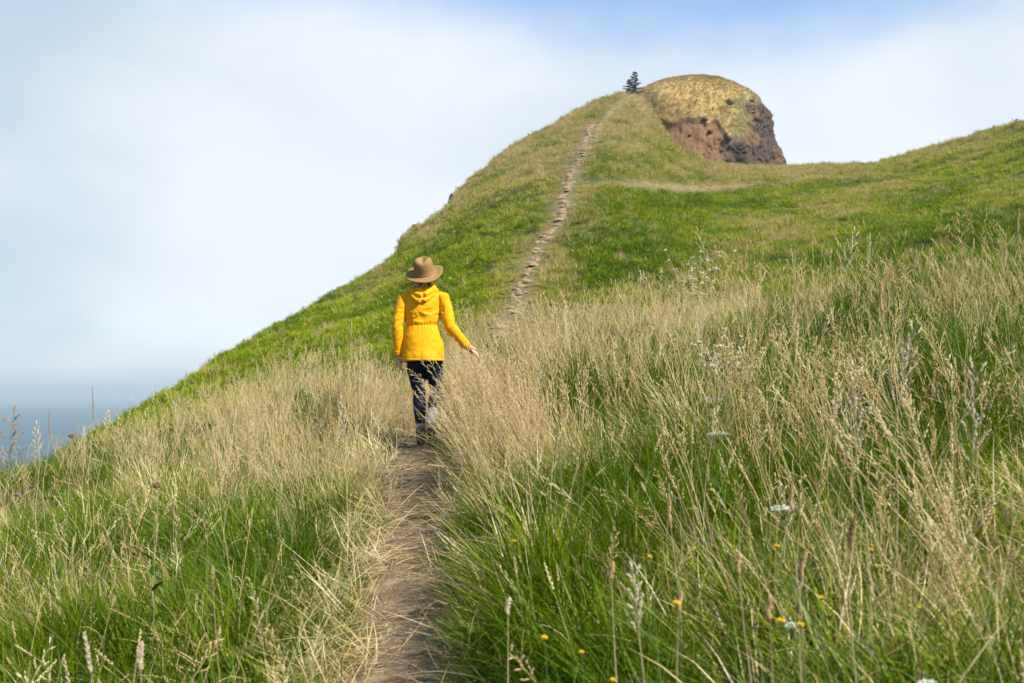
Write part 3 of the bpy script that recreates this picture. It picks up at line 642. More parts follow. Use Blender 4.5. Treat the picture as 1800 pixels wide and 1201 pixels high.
def open_ground(x, y):
    m = np.ones(len(x), bool)
    for cx, cy, L, w in CLEAR:
        ux, uy = -cx / math.hypot(cx, cy), -cy / math.hypot(cx, cy); t = np.clip((x - cx) * ux + (y - cy) * uy, 0, L); m &= np.hypot(x - cx - t * ux, y - cy - t * uy) > w
    return m
def make(name, libname, x, y, s, sz, tint, dry, label, tilt=.12, lx=0.0, ly=0.0, phi=None, field=.30):
    z = H(x, y); n = len(x)
    fx = (fbm(x * .8 + 31, y * .8, 151, 3) - .5) * 2 * field * 1.6; fy = (fbm(x * .8, y * .8 + 17, 153, 3) - .5) * 2 * field * 1.6
    rot = tilted(rng.normal(0, tilt, n) + lx + fx - .04, rng.normal(0, tilt, n) + ly + fy, rng.random(n) * 2 * PI if phi is None else phi)
    scl = np.stack([s, s, s * sz], 1)
    return scatter(name, libname, np.stack([x, y, z], 1), rot, scl, tint, np.clip(dry, 0, 1), label)

# near meadow: where the tall dry stalks stand (photograph columns and ground rows, turned into places on the slope)
NDRY = [(470, 800, 170, 70, 1.0), (620, 760, 90, 60, 1.0), (300, 830, 130, 48, .5), (570, 880, 60, 60, .40), (860, 770, 60, 80, 1.25), (930, 860, 80, 90, .75), (1000, 690, 110, 42, 1.0), (1180, 640, 140, 34, .62), (1380, 600, 150, 34, .5),
        (1600, 590, 140, 40, .42), (1750, 700, 110, 110, .36), (1550, 800, 90, 120, .36), (1100, 800, 120, 60, .35), (120, 895, 120, 30, .3), (1320, 760, 70, 60, .5), (330, 1000, 160, 90, .14)]
NLUSH = [(1400, 770, 110, 60, 1.0), (1100, 740, 90, 30, .7), (1700, 640, 80, 40, .7), (300, 1080, 250, 100, .8), (900, 1100, 150, 120, 1.0), (1250, 980, 220, 120, .6), (1650, 950, 150, 120, .8)]
def near_maps(x, y):
    z = H(x, y); px, py = project(x, y, np.where(y > .4, z, z)); py = np.minimum(py, 1500)
    n = fbm(x * .9 + 3, y * .9, 51, 3)
    n3 = fbm(x * 2.6, y * 2.6, 171, 2); return blobs(NDRY, px, py) * (.05 + 1.9 * n) * (.20 + 1.15 * sst(.3, .7, n3)), blobs(NLUSH, px, py), px, py, n
def on_path(x, y, k=.24):
    k = k * (1 - .62 * sst(9.0, 9.5, y))
    dx = x - path_x(y); e = k + .09 * (fbm(y * 1.6, y * 0 + np.where(dx > 0, 5., 9.), 55, 3) - .5) * 2
    return np.abs(dx) < np.where(dx > 0, e * .95, e * 1.1)
def near_field():
    def arrange(n, d0, d1, power, keep, clear_all=False):
        x, y = wedge(n, d0, d1, -44, 44, power); D, Lh, px, py, nn = near_maps(x, y); pd = np.abs(x - path_x(y)); right = x > path_x(y)
        k = keep(x, y, D, Lh, nn, pd) & (open_ground(x, y) | clear_all)
        return [q[k] for q in (x, y, D, Lh, nn, pd, right)]
    # green tufts
    x, y, D, Lh, n, pd, rt = arrange(30000, .9, 16.5, 1.5, lambda x, y, D, Lh, n, pd: ~on_path(x, y, .25) & (rng.random(len(x)) < 1 - .35 * np.clip(D, 0, 1)), True)
    tuss = fbm(x * 1.7, y * 1.7, 161, 2); s = (.55 + .55 * rng.random(len(x))) * (.40 + .60 * sst(.22, .75, pd)) * (.55 + .85 * tuss) * (1 + .15 * Lh) * np.where(rt, 1.0, .86)
    make('meadow_grass', 'green_tuft', x, y, s, 1.0, .10 + .45 * rng.random(len(x)) * (1 - .3 * Lh) + (n - .5) * .9 + .0, .07 + .34 * np.clip(D, 0, 1) + .26 * sst(.48, .7, n) - .08 * Lh, 'green tufts of meadow grass on both sides of the earth path', .22)
    # long lush tufts, drooping down the slope to the left
    x, y, D, Lh, n, pd, rt = arrange(9000, 1.3, 14, 1.6, lambda x, y, D, Lh, n, pd: (pd > .42) & (rng.random(len(x)) < .10 + .75 * Lh))
    make('long_grass', 'long_tuft', x, y, (.60 + .40 * rng.random(len(x))) * np.where(rt, 1, .8), 1.0, .02 + .36 * rng.random(len(x)) + (n - .5) * .5, np.full(len(x), .08), 'long drooping lush green grass in the foreground', .15, lx=-.12, phi=rng.normal(0, .8, len(x)))
    # dry clumps
    x, y, D, Lh, n, pd, rt = arrange(8200, 1.2, 15.8, 1.8, lambda x, y, D, Lh, n, pd: (pd > .46 - .28 * sst(9.0, 9.5, y)) & (rng.random(len(x)) < np.clip(D * .60, .0, 1) * sst(2.5, 5, np.hypot(x, y))))
    s = (.66 + .42 * rng.random(len(x)) ** 1.5) * (.72 + .28 * sst(.3, 1.0, pd)) * np.where(rt, 1 - .30 * sst(.8, 2.4, x), .84 - .16 * sst(-3, -5, x)) * np.where(rng.random(len(x)) < .07, 1.35, 1); print('dry clumps', len(x))
    make('dry_grass', 'dry_clump', x, y, s, 1.0, rng.random(len(x)), .55 + .4 * D, 'tall straw coloured dry grass with seed heads', .10, lx=np.where(rt, -.26 * sst(2.2, .4, pd) - .04, .0), field=.16)
    # the strip leaning over the path beside the walker
    m = 80; y = 6.6 + 2.4 * rng.random(m); x = path_x(y) + .47 + .55 * rng.random(m)
    make('leaning_dry_grass', 'dry_clump', x, y, .62 + .34 * rng.random(m), 1.0, rng.random(m), np.full(m, .9), 'dry grass leaning left over the path beside the walker', .12, lx=-.40, field=.05)
    # thick pale clumps close to the eye, and grass closing over the track beyond the walker
    m = 56; a = np.where(rng.random(m) < .93, R(9) + R(20) * rng.random(m), -R(10) - R(18) * rng.random(m)); d = 2.4 + 4.6 * rng.random(m); x, y = d * np.sin(a), d * np.cos(a); k = open_ground(x, y); x, y = x[k], y[k]
    make('foreground_dry_grass', 'dry_clump', x, y, .62 + .42 * rng.random(len(x)), 1.0, rng.random(len(x)), np.full(len(x), .9), 'loose pale clumps of tall dry grass close to the viewer', .16)
    m = 46; y = 9.55 + 2.0 * rng.random(m); x = path_x(y) - .55 + .75 * rng.random(m)
    make('closing_dry_grass', 'dry_clump', x, y, .50 + .34 * rng.random(m), 1.0, rng.random(m), np.full(m, .8), 'dry grass closing over the track just beyond the walker', .14)
    # scattered single stalks everywhere
    x, y, D, Lh, n, pd, rt = arrange(2800, 1.25, 15.5, 1.6, lambda x, y, D, Lh, n, pd: (pd > .5))
    make('seed_stalks', 'dry_single', x, y, .62 + .45 * rng.random(len(x)), 1.0, rng.random(len(x)), np.full(len(x), .8), 'loose single dry stalks with seed heads among the green grass', .26)
    # upright heads lining the crest on the right
    m = 420; a = R(2) + R(27) * rng.random(m); d = 9.5 + 4.5 * rng.random(m); x, y = d * np.sin(a), d * np.cos(a)
    make('crest_stalks', 'dry_single', x, y, .80 + .50 * rng.random(m), 1.15, rng.random(m), np.full(m, .9), 'upright pale seed heads lining the meadow crest on the right', .10, field=.10)
    # withered litter, thick along the path
    x, y, D, Lh, n, pd, rt = arrange(11000, 1.0, 15, 1.6, lambda x, y, D, Lh, n, pd: (pd > .25) & (rng.random(len(x)) < .12 + .5 * np.clip(D, 0, 1) + .9 * (pd < .55)))
    make('withered_grass', 'litter', x, y, .7 + .7 * rng.random(len(x)), .8, rng.random(len(x)), np.full(len(x), .8), 'withered bent grass lying between the tufts', .2)
    x, y, D, Lh, n, pd, rt = arrange(2600, 1.6, 14, 1.6, lambda x, y, D, Lh, n, pd: (pd > .6) & (fbm(x * 1.1, y * 1.1, 57, 2) > .52))
    make('leafy_herbs', 'leafy', x, y, .5 + .6 * rng.random(len(x)), 1.0, .0 + .2 * rng.random(len(x)), np.zeros(len(x)), 'broad leaved green herbs growing low in the grass')
    # sparse plants behind the camera and outside the picture
    x, y = wedge(9000, 1.0, 16, 44, 316, 1.7); k = ~on_path(x, y, .3); x, y = x[k], y[k]
    make('meadow_grass_outskirts', 'green_tuft', x, y, 1.0 + .4 * rng.random(len(x)), 1.0, .2 + .4 * rng.random(len(x)), np.full(len(x), .3), 'meadow grass around the viewpoint')
    # straws on the path
    def straw(m):
        L = U(.10, .42); P = curve(V3((-L / 2, 0, 0)), 0, PI / 2, U(-.08, .08), L, 5); k = U(-1.6, 1.6)
        P = [V3((p.x, k * (p.x ** 2) * 3, max(p.z, 0))) for p in P]; m.tube(P, random.choice((.0010, .0013, .0018, .0032)), U(0, 1), 1.0)
    lib('straw', [straw for i in range(14)], M_MEADOW)
    n = 1500; y = 1.5 + 10.5 * rng.random(n) ** 1.0; cl = fbm(y * 1.7, y * 0, 63, 3); k = rng.random(n) < .25 + 1.3 * sst(.42, .66, cl); y = y[k]; n = len(y)
    x = path_x(y) + rng.normal(0, .23, n); x = np.where(np.abs(x - path_x(y)) > .42, path_x(y) + .27 * np.sign(x - path_x(y)), x)
    z = H(x, y) + .018 + .012 * rng.random(n)
    scatter('fallen_straw', 'straw', np.stack([x, y, z], 1), np.stack([rng.normal(0, .04, n) + .10, rng.normal(0, .07, n), rng.normal(0, .75, n)], 1), np.ones((n, 3)) * (.6 + .7 * rng.random((n, 1))), rng.random(n), np.ones(n), 'fallen straws lying across the earth path')
    # pebbles
    def pebble(m):
        k = len(m.v); r = [U(.7, 1.1) for i in range(14)]
        P = [V3((0, 0, .6))] + [V3((math.cos(a) * r[i], math.sin(a) * r[i] * .8, .25)) for i, a in enumerate([j * 1.047 for j in range(6)])] + [V3((math.cos(a) * .9, math.sin(a) * .7, -.3)) for a in [j * 1.047 for j in range(6)]]
        m.v += P; m.c += [(.5, 1, 1, 1)] * len(P)
        for j in range(6): q = (j + 1) % 6; m.f += [(k, k + 1 + j, k + 1 + q), (k + 1 + j, k + 7 + j, k + 7 + q, k + 1 + q)]
    lib('pebble', [pebble for i in range(3)], simple('pebble_stone', (.26, .20, .15), .9, bump=.4))
    n = 420; y = 2 + 9 * rng.random(n); x = path_x(y) + rng.normal(0, .16, n)
    scatter('path_pebbles', 'pebble', np.stack([x, y, H(x, y) + .018], 1), rng.random((n, 3)) * [.5, .5, 6.28], (.003 + .011 * rng.random((n, 1)) ** 3) * np.ones((n, 3)), rng.random(n), np.ones(n), 'small stones and crumbs of soil on the earth path')
def far_field():
    x, y = wedge(200000, 17, 178, -36, 36, .35); z = H(x, y)
    d = np.hypot(x, y); sd = np.interp(np.arctan2(x, y), AZT, tSD); td = track_d(x, y); lump = fbm(x * .8, y * .8, 141, 3)
    k = (d < sd + 5) & (td > .16 + .25 * rng.random(len(x))) & (rng.random(len(x)) < .30 + 1.5 * (lump - .3)); x, y, z, d, td, lump = x[k], y[k], z[k], d[k], td[k], lump[k]
    dry, yel = hill_maps(x, y, z); tr = sst(1.6, .4, td); s = (.65 + .85 * rng.random(len(x))) * (.8 + .45 * sst(60, 150, d)) * (.35 + 1.35 * lump) * (1 - .55 * tr)
    yel = np.clip(yel * .9 + rng.normal(0, .17, len(x)) + .2 * tr, 0, 1); print('hill patches', len(x))
    make('hill_grass', 'hill_patch', x, y, s, .95, yel * .78, dry * .78 + .45 * tr + .03, 'short green and tan grass covering the hillside', .22)
    x, y = wedge(90000, 20, 178, -36, 36, .5); z = H(x, y); d = np.hypot(x, y); sd = np.interp(np.arctan2(x, y), AZT, tSD); dry, yel = hill_maps(x, y, z)
    k = (d < sd + 4) & (track_d(x, y) > .8) & (rng.random(len(x)) < .04 + .85 * np.maximum(dry - .25, 0) ** 1.2); x, y, d, dry = x[k], y[k], d[k], dry[k]; print('hill tall', len(x))
    make('hill_dry_grass', 'hill_tall', x, y, (.55 + .6 * rng.random(len(x))) * (.8 + .3 * sst(50, 150, d)), 1.0, rng.random(len(x)), .4 + .5 * dry, 'taller tan dry grass in patches on the hillside', .12)
    # grass on the knob
    V, bare, px, py, T = KNOB; c = V.reshape(-1, 3); b = bare.reshape(-1); P = py.reshape(-1); pxx = px.reshape(-1)
    w = np.clip(1 - b * 1.25, .0, 1) * (P < 300) + .05 * (P < 280) + .22 * (pxx > 1255) * (P < 245) * (fbm(pxx * .06, P * .05, 125, 3) > .5); A = np.gradient(V[..., 0], axis=0) ** 2 + np.gradient(V[..., 1], axis=0) ** 2 + .02; w = w * np.sqrt(A).reshape(-1) + 1e-9
    i = rng.choice(len(c), 20000, p=w / w.sum()); q = c[i] + rng.normal(0, .10, (20000, 3)) * [1, 1, .2]
    nn = fbm(pxx[i] * .035, P[i] * .05, 123, 3); right = sst(1215, 1270, pxx[i])
    n = len(i); th = T.reshape(-1)[i]
    rot = np.stack([rng.normal(0, .2, n), rng.normal(0, .2, n), rng.random(n) * 6.28], 1)
    s = (.36 + .36 * rng.random(n)) * (.6 + .4 * (1 - b[i]))
    k = rng.random(n) < .62 - .25 * right
    scatter('knob_grass', 'knob_tall', q[k], rot[k], np.stack([s, s, s], 1)[k], rng.random(k.sum()), np.clip(1.0 - 1.1 * right * (nn > .5), .2, 1)[k], 'ochre dry grass hanging over the top of the knob')
    k2 = ~k & ((nn + .10 * right) > .54)
    scatter('knob_green_grass', 'hill_patch', q[k2], rot[k2], np.stack([s, s, s], 1)[k2] * .9, .0 + .35 * rng.random(k2.sum()), np.full(k2.sum(), .75), 'green grass growing in patches on the right of the knob')
for px, py, y, w, lab in YARROW + YELLOW:
    q = at(px, py, y); CLEAR.append((q.x, q.y, min(.9, y * .24), .15))
for a in ST:
    if a[2] < 5: q = at(a[0], a[1] + a[4] * .5, a[2]); CLEAR.append((q.x, q.y, .35, .05))
near_field(); far_field()
# ------------------------------------------------------------------ the walker
def solid_loft(rings, seg=28):
    """rings: (centre, rx, ry, axis) -> closed loft; each ring lies across its axis"""
    v = []; f = []
    for c, rx, ry, ax in rings:
        ax = Vector(ax).normalized(); c = Vector(c)
        u = Vector((1, 0, 0)) - ax * ax.x
        if u.length < .2: u = Vector((0, 1, 0)) - ax * ax.y
        u.normalize(); w = ax.cross(u)
        for j in range(seg):
            a = 2 * PI * j / seg; v.append(c + u * math.cos(a) * rx + w * math.sin(a) * ry)
    n = len(rings)
    for i in range(n - 1):
        for j in range(seg): a = i * seg; q = (j + 1) % seg; f.append((a + j, a + q, a + seg + q, a + seg + j))
    f.append(tuple(range(seg))[::-1]); f.append(tuple((n - 1) * seg + j for j in range(seg)))
    return v, f
def limb(pts, seg=20):
    """pts: (point, radius[, flat]) with rounded ends"""
    P = [Vector(p[0]) for p in pts]; rings = []
    for i, p in enumerate(pts):
        ax = (P[min(i + 1, len(P) - 1)] - P[max(i - 1, 0)]).normalized(); r = p[1]; r2 = p[2] if len(p) > 2 else r
        if i == 0:
            for k in (-1, -.7, -.3): rings.append((P[0] + ax * r2 * k, r * math.sqrt(max(.02, 1 - k * k)), r2 * math.sqrt(max(.02, 1 - k * k)), ax))
        rings.append((P[i], r, r2, ax))
        if i == len(pts) - 1:
            for k in (.3, .7, 1): rings.append((P[i] + ax * r2 * k, r * math.sqrt(max(.02, 1 - k * k)), r2 * math.sqrt(max(.02, 1 - k * k)), ax))
    return solid_loft(rings, seg)
def ball(c, rx, ry, rz, seg=20):
    return solid_loft([(Vector(c) + Vector((0, 0, rz * k)), rx * math.sqrt(max(.01, 1 - k * k)), ry * math.sqrt(max(.01, 1 - k * k)), (0, 0, 1)) for k in (-1, -.85, -.6, -.3, 0, .3, .6, .85, 1)], seg)
def fuse(name, pieces, voxel, mat, parent, disp=None, smooth=6):
    """join closed pieces into one continuous skin"""
    v = []; f = []
    for pv, pf in pieces:
        k = len(v); v += pv; f += [tuple(i + k for i in q) for q in pf]
    me = bpy.data.meshes.new(name); me.from_pydata([tuple(p) for p in v], [], f); me.update()
    o = bpy.data.objects.new(name, me); COL.objects.link(o)
    bm = bmesh.new(); bm.from_mesh(me); bmesh.ops.recalc_face_normals(bm, faces=bm.faces); bm.to_mesh(me); bm.free()
    m = o.modifiers.new('r', 'REMESH'); m.mode = 'VOXEL'; m.voxel_size = voxel
    s = o.modifiers.new('s', 'SMOOTH'); s.iterations = smooth; s.factor = .6
    dg = bpy.context.evaluated_depsgraph_get(); me2 = bpy.data.meshes.new_from_object(o.evaluated_get(dg)); o.modifiers.clear(); o.data = me2; bpy.data.meshes.remove(me)
    if disp:
        n = len(me2.vertices); co = np.empty(n * 3); me2.vertices.foreach_get('co', co); co = co.reshape(-1, 3); no = np.empty(n * 3); me2.vertices.foreach_get('normal', no); no = no.reshape(-1, 3)
        co = co + no * disp(co)[:, None]; me2.vertices.foreach_set('co', co.ravel()); me2.update()
    me2.name = name; me2.materials.clear(); me2.materials.append(mat); me2.polygons.foreach_set('use_smooth', [True] * len(me2.polygons)); o.parent = parent
    return o

M_SKIN = simple('skin', (.50, .27, .18), .55, .3, vary=.06, vscale=30)
M_JACKET = simple('yellow_cotton_jacket', (.67, .300, .003), .75, .15, bump=.15, bscale=700, vary=.05, vscale=9)
M_NAVY = simple('navy_leggings', (.005, .009, .024), .75, .12, bump=.1, bscale=500)
M_FELT = simple('tan_wool_felt', (.24, .145, .056), .9, .15, bump=.3, bscale=400, vary=.10, vscale=14)
M_BAND = simple('hat_band_cord', (.26, .135, .035), .8)
M_SOCK = simple('grey_wool_sock', (.36, .36, .37), .95, .1, bump=.6, bscale=300, vary=.2, vscale=60)
M_BOOT = simple('brown_leather_boot', (.105, .068, .042), .7, .3, bump=.4, bscale=120, vary=.25, vscale=20)
M_SOLE = simple('dark_rubber_sole', (.03, .026, .024), .8, .3)
M_HAIR = simple('dark_brown_hair', (.020, .013, .010), .5, .4, bump=.6, bscale=220)
M_LINING = simple('beige_collar_lining', (.46, .31, .20), .9, .1, vary=.12, vscale=40)
def arm_along(co, A, B, C):
    """position along shoulder-elbow-wrist and distance from that line"""
    A, B, C = map(np.array, (A, B, C)); out = []
    for P, Q, o in ((A, B, 0), (B, C, 1)):
        d = Q - P; t = np.clip(((co - P) @ d) / (d @ d), 0, 1); out.append((np.linalg.norm(co - P - t[:, None] * d, axis=1), t + o))
    m = out[0][0] < out[1][0]; return np.where(m, out[0][1], out[1][1]), np.where(m, out[0][0], out[1][0])
SL, EL, WL = (-.178, .0, 1.350), (-.226, -.035, 1.085), (-.216, .015, .835)
SR, ER, WR = (.192, .0, 1.358), (.258, -.035, 1.085), (.408, .055, .912)
def build_person():
    y0 = 9.12; x0 = float(path_x(np.array(y0))) + .035; x0 = (742 - 900) / FOC * y0
    p = empty('person', (x0, y0, float(H(np.array(x0), np.array(y0))) + .022))
    tag(p, 'person walking up the path in yellow hooded jacket, navy leggings and tan felt hat', 'person')
    V = Vector
    hipL, kneeL, ankL = V((-.082, .01, .90)), V((-.030, .045, .475)), V((-.012, .035, .095))
    hipR, kneeR, ankR = V((.088, .0, .90)), V((.125, .070, .480)), V((.102, -.190, .235))
    body = []
    body.append(solid_loft([((0, 0, .80), .10, .09, (0, 0, 1)), ((0, 0, .90), .165, .115, (0, 0, 1)), ((0, 0, 1.0), .145, .10, (0, 0, 1)), ((0, 0, 1.10), .125, .088, (0, 0, 1)), ((0, 0, 1.25), .145, .10, (0, 0, 1)), ((0, 0, 1.35), .155, .09, (0, 0, 1)), ((0, 0, 1.40), .09, .065, (0, 0, 1)), ((.005, .0, 1.43), .05, .05, (0, 0, 1))]))
    body.append(limb([((.005, -.005, 1.38), .052), ((.010, .005, 1.50), .050)]))
    hc = V((.018, .008, 1.562)); body += [ball(hc, .073, .092, .110), ball(hc + V((0, .045, -.055)), .052, .050, .055)]
    body += [limb([(hc + V((0, .088, .012)), .009), (hc + V((0, .108, -.022)), .014)]), limb([(hc + V((-.020, .094, -.055)), .008), (hc + V((.020, .094, -.055)), .008)])]
    for s in (-1, 1): body.append(ball(hc + V((s * .075, 0, -.015)), .012, .022, .032))
    for s, h, k, a in ((-1, hipL, kneeL, ankL), (1, hipR, kneeR, ankR)):
        body.append(limb([(h, .088), (h.lerp(k, .45), .070), (k, .052), (k.lerp(a, .3), .052), (a, .034)]))
    body += [limb([(ankL, .034), (ankL + V((0, -.02, -.05)), .034), ]), limb([(ankL + V((0, -.02, -.06)), .03), (ankL + V((-.01, .13, -.065)), .03)])]
    body += [limb([(ankR, .032), (ankR + V((0, .03, -.11)), .024)])]
    for S, E, W in ((SL, EL, WL), (SR, ER, WR)): body.append(limb([(S, .048), (V(S).lerp(V(E), .5), .040), (E, .034), (V(E).lerp(V(W), .4), .032), (W, .024)]))
    # hands: palm and five separate fingers, relaxed and slightly curled
    def hand(W, d, palmn, thumb_dir, spread):
        W = V(W); d = d.normalized(); palmn = palmn.normalized(); side = d.cross(palmn).normalized()
        out = [limb([(W - d * .02, .024, .020), (W + d * .03, .034, .016), (W + d * .075, .039, .014)])]
        out.append(limb([(W + d * .01, .020, .018), (W + d * .075, .036, .014)]))
        for k, (o, L) in enumerate(((-.030, .060), (-.010, .072), (.010, .078), (.030, .068))):
            b = W + d * .078 + side * o * thumb_dir; dd = (d + side * (o * spread * thumb_dir)).normalized(); c1 = b + dd * L * .45; c2 = c1 + (dd + palmn * .45).normalized() * L * .33; c3 = c2 + (dd + palmn * .95).normalized() * L * .25
            out.append(limb([(b - dd * .015, .0098), (c1, .0090), (c2, .0080), (c3, .0068)], 12))
        t0 = W + d * .020 + side * .026 * thumb_dir; t1 = t0 + (d * .7 + side * .8 * thumb_dir + palmn * .3).normalized() * .042; t2 = t1 + (d + side * .25 * thumb_dir + palmn * .35).normalized() * .030
        out.append(limb([(t0, .0150), (t1, .0110), (t2, .0088)], 12)); return out
    body += hand(WL, V((.05, .10, -1)), V((.85, .35, 0)), 1, 3)
    body += hand(WR, V((.80, .25, -.58)), V((-.45, .25, -.8)), 1, 8)
    fuse('body', body, .0052, M_SKIN, p, smooth=3)
    for s in (-1, 1):
        v, f = ball(hc + V((s * .031, .083, .012)), .012, .010, .010, 12); mesh_obj('eye', v, f, simple('eye_white_%s' % ('a' if s < 0 else 'b'), (.6, .58, .55), .3), p)
    v, f = ball(hc + V((.0, .098, -.052)), .020, .008, .006, 12); mesh_obj('mouth', v, f, simple('lips', (.42, .14, .12), .5), p)
    # leggings
    leg = [solid_loft([((.008, 0, .70), .12, .095, (0, 0, 1)), ((.008, -.01, .80), .168, .118, (0, 0, 1)), ((.005, 0, .90), .155, .112, (0, 0, 1)), ((0, 0, 1.02), .14, .11, (0, 0, 1))])]
    leg += [limb([(hipL + V((0, -.005, -.04)), .093, .100), (hipL.lerp(kneeL, .35), .091), (hipL.lerp(kneeL, .7), .073), (kneeL, .058), (kneeL.lerp(ankL, .28) + V((0, -.018, 0)), .063), (kneeL.lerp(ankL, .6), .050), (kneeL.lerp(ankL, .78), .042)])]
    leg += [limb([(hipR + V((0, -.005, -.04)), .093, .100), (hipR.lerp(kneeR, .35), .089), (hipR.lerp(kneeR, .7), .072), (kneeR, .058), (kneeR.lerp(ankR, .30) + V((0, -.01, -.01)), .064), (kneeR.lerp(ankR, .6), .052), (kneeR.lerp(ankR, .75), .043)])]
    fuse('leggings', leg, .008, M_NAVY, p, lambda c: .0035 * (fbm(c[:, 0] * 18 + c[:, 1] * 9, c[:, 2] * 34, 201, 3) - .5) * 2 * np.exp(-((c[:, 2] - .47) / .12) ** 2))
    # socks
    fuse('sock', [limb([(kneeL.lerp(ankL, .74), .046), (kneeL.lerp(ankL, .9), .043), (ankL + V((0, 0, -.02)), .044)])], .005, M_SOCK, p, lambda c: .0016 * np.sin(c[:, 2] * 700) + .003 * (fbm(c[:, 0] * 40, c[:, 2] * 50, 205, 3) - .5))
    fuse('sock', [limb([(kneeR.lerp(ankR, .68), .049), (kneeR.lerp(ankR, .88), .048), (ankR + V((0, -0.012, -.01)), .050), (ankR + V((0, 0.02, -.06)), .044)])], .005, M_SOCK, p, lambda c: .0016 * np.sin(c[:, 2] * 700) + .003 * (fbm(c[:, 0] * 40, c[:, 2] * 50, 205, 3) - .5))
    # boots: one planted, one pushed off with the sole towards the viewer
    def boot(base, fwd, up, name='boot'):
        fwd = fwd.normalized(); up = (up - fwd * up.dot(fwd)).normalized(); side = fwd.cross(up)
        def q(a, b, c): return base + fwd * a + up * b + side * c
        pcs = [limb([(q(-.012, .13, 0), .046, .050), (q(-.014, .08, 0), .044, .052), (q(-.008, .045, 0), .040, .046)]), limb([(q(-.045, .045, 0), .036), (q(.03, .050, 0), .040), (q(.11, .038, .004), .044, .034), (q(.165, .032, 0), .038, .027)])]
        b = fuse(name, pcs, .0055, M_BOOT, p, lambda c: .002 * (fbm(c[:, 0] * 60, c[:, 2] * 70, 211, 3) - .5) * 2)
        v = []; f = []; out = [(-.090, .0), (-.080, .032), (-.04, .036), (.02, .033), (.08, .046), (.14, .050), (.19, .036), (.212, 0), (.19, -.034), (.14, -.044), (.08, -.040), (.02, -.030), (-.04, -.034), (-.080, -.030)]
        for z, k in ((-.004, .94), (.004, 1.0), (.022, 1.0), (.027, .95)):
            for a, c in out: v.append(q(a * k + .003, z, c * k))
        n = len(out)
        for i in range(3):
            for j in range(n): f.append((i * n + j, i * n + (j + 1) % n, (i + 1) * n + (j + 1) % n, (i + 1) * n + j))
        f.append(tuple(range(n))); f.append(tuple(3 * n + j for j in range(n))[::-1])
        for k in range(9):                                           # lugs
            a = -.075 + k * .031; w = .026 if k < 4 else .036
            for c0 in (-w, 0.004):
                kk = len(v)
                for z in (-.011, -.003):
                    for aa, cc in ((a, c0), (a + .016, c0), (a + .016, c0 + w - .006), (a, c0 + w - .006)): v.append(q(aa, z, cc))
                f += [(kk, kk + 3, kk + 2, kk + 1), (kk, kk + 1, kk + 5, kk + 4), (kk + 1, kk + 2, kk + 6, kk + 5), (kk + 2, kk + 3, kk + 7, kk + 6), (kk + 3, kk, kk + 4, kk + 7)]
        s = mesh_obj('sole', v, f, M_SOLE, b, smooth=False); return b
    boot(V((-.012, .035, .012)), V((-.06, 1, .05)), V((0, 0, 1)))
    boot(V((.104, -.170, .110)) + V((0, 0, .0)), V((.03, .45, -.62)), V((0, .8, .5)))
    # jacket
    def rg(z, cx, rx, ry, cy=0): return ((cx, cy, z), rx, ry, (0, 0, 1))
    jk = [solid_loft([rg(.772, .014, .196, .150, -.005), rg(.79, .014, .196, .150, -.005), rg(.86, .012, .190, .146), rg(.95, .008, .180, .136), rg(1.04, .003, .160, .118), rg(1.10, .001, .146, .104), rg(1.16, .0, .152, .108), rg(1.26, .002, .166, .116), rg(1.33, .004, .172, .112), rg(1.375, .005, .165, .098), rg(1.40, .006, .130, .085), rg(1.43, .008, .092, .074), rg(1.455, .010, .074, .068)], 40)]
    jk.append(limb([((-.095, -.0, 1.375), .050), (SL, .058), (V(SL).lerp(V(EL), .35), .058), (V(SL).lerp(V(EL), .75), .053), (EL, .051), (V(EL).lerp(V(WL), .35), .050), (V(EL).lerp(V(WL), .8), .043), (V(EL).lerp(V(WL), .93), .041)]))
    jk.append(limb([((.105, -.0, 1.380), .050), (SR, .060), (V(SR).lerp(V(ER), .35), .061), (V(SR).lerp(V(ER), .75), .057), (ER, .054), (V(ER).lerp(V(WR), .35), .050), (V(ER).lerp(V(WR), .8), .044), (V(ER).lerp(V(WR), .93), .041)]))
    def wr(c):
        x, y, z = c.T; tl, dl = arm_along(c, SL, EL, WL); tr_, dr_ = arm_along(c, SR, ER, WR)
        arm = np.where((np.minimum(dl, dr_) < .075) & (np.abs(x) > .145 + .06 * (z > 1.2)), 1., 0.); t = np.where(dl < dr_, tl, tr_)
        ang = np.arctan2(y, x)
        w = np.exp(-((z - 1.10) / .016) ** 2) * -.006
        g = np.exp(-(np.abs(z - 1.10) / .050) ** 1.5) * (.0050 * (np.abs(np.sin(ang * 9 + 9 * fbm(ang * 2.2, z * 6, 221, 3))) - .45) + .007 * (fbm(ang * 9, z * 12, 223, 3) - .5) * 2)
        up = sst(1.08, 1.14, z) * sst(1.34, 1.18, z); fold = (np.abs(fbm(x * 10 - z * 12, z * 11 + x * 6, 225, 3) - .5) * -5 + .6) * .011 * up
        lo = sst(1.07, 1.0, z); fl = .0075 * (fbm(x * 9 + z * 8, z * 9 - x * 6, 227, 3) - .5) * 2 * lo
        up2 = sst(1.20, 1.34, z) * .006 * (fbm(x * 8 + z * 9, z * 5 - x * 6, 229, 3) - .5) * 2
        hem = -.0030 * np.exp(-((z - .800) / .0045) ** 2); back = -.0028 * np.exp(-((x - .004) / .0035) ** 2) * (z < 1.07)
        ah = -.007 * np.exp(-((np.abs(x - .006) - (.150 + .10 * np.clip(1.30 - z, 0, .2))) / .007) ** 2) * sst(1.12, 1.2, z) * sst(1.42, 1.36, z)
        tor = w + g + fold + fl + up2 + hem + back + ah
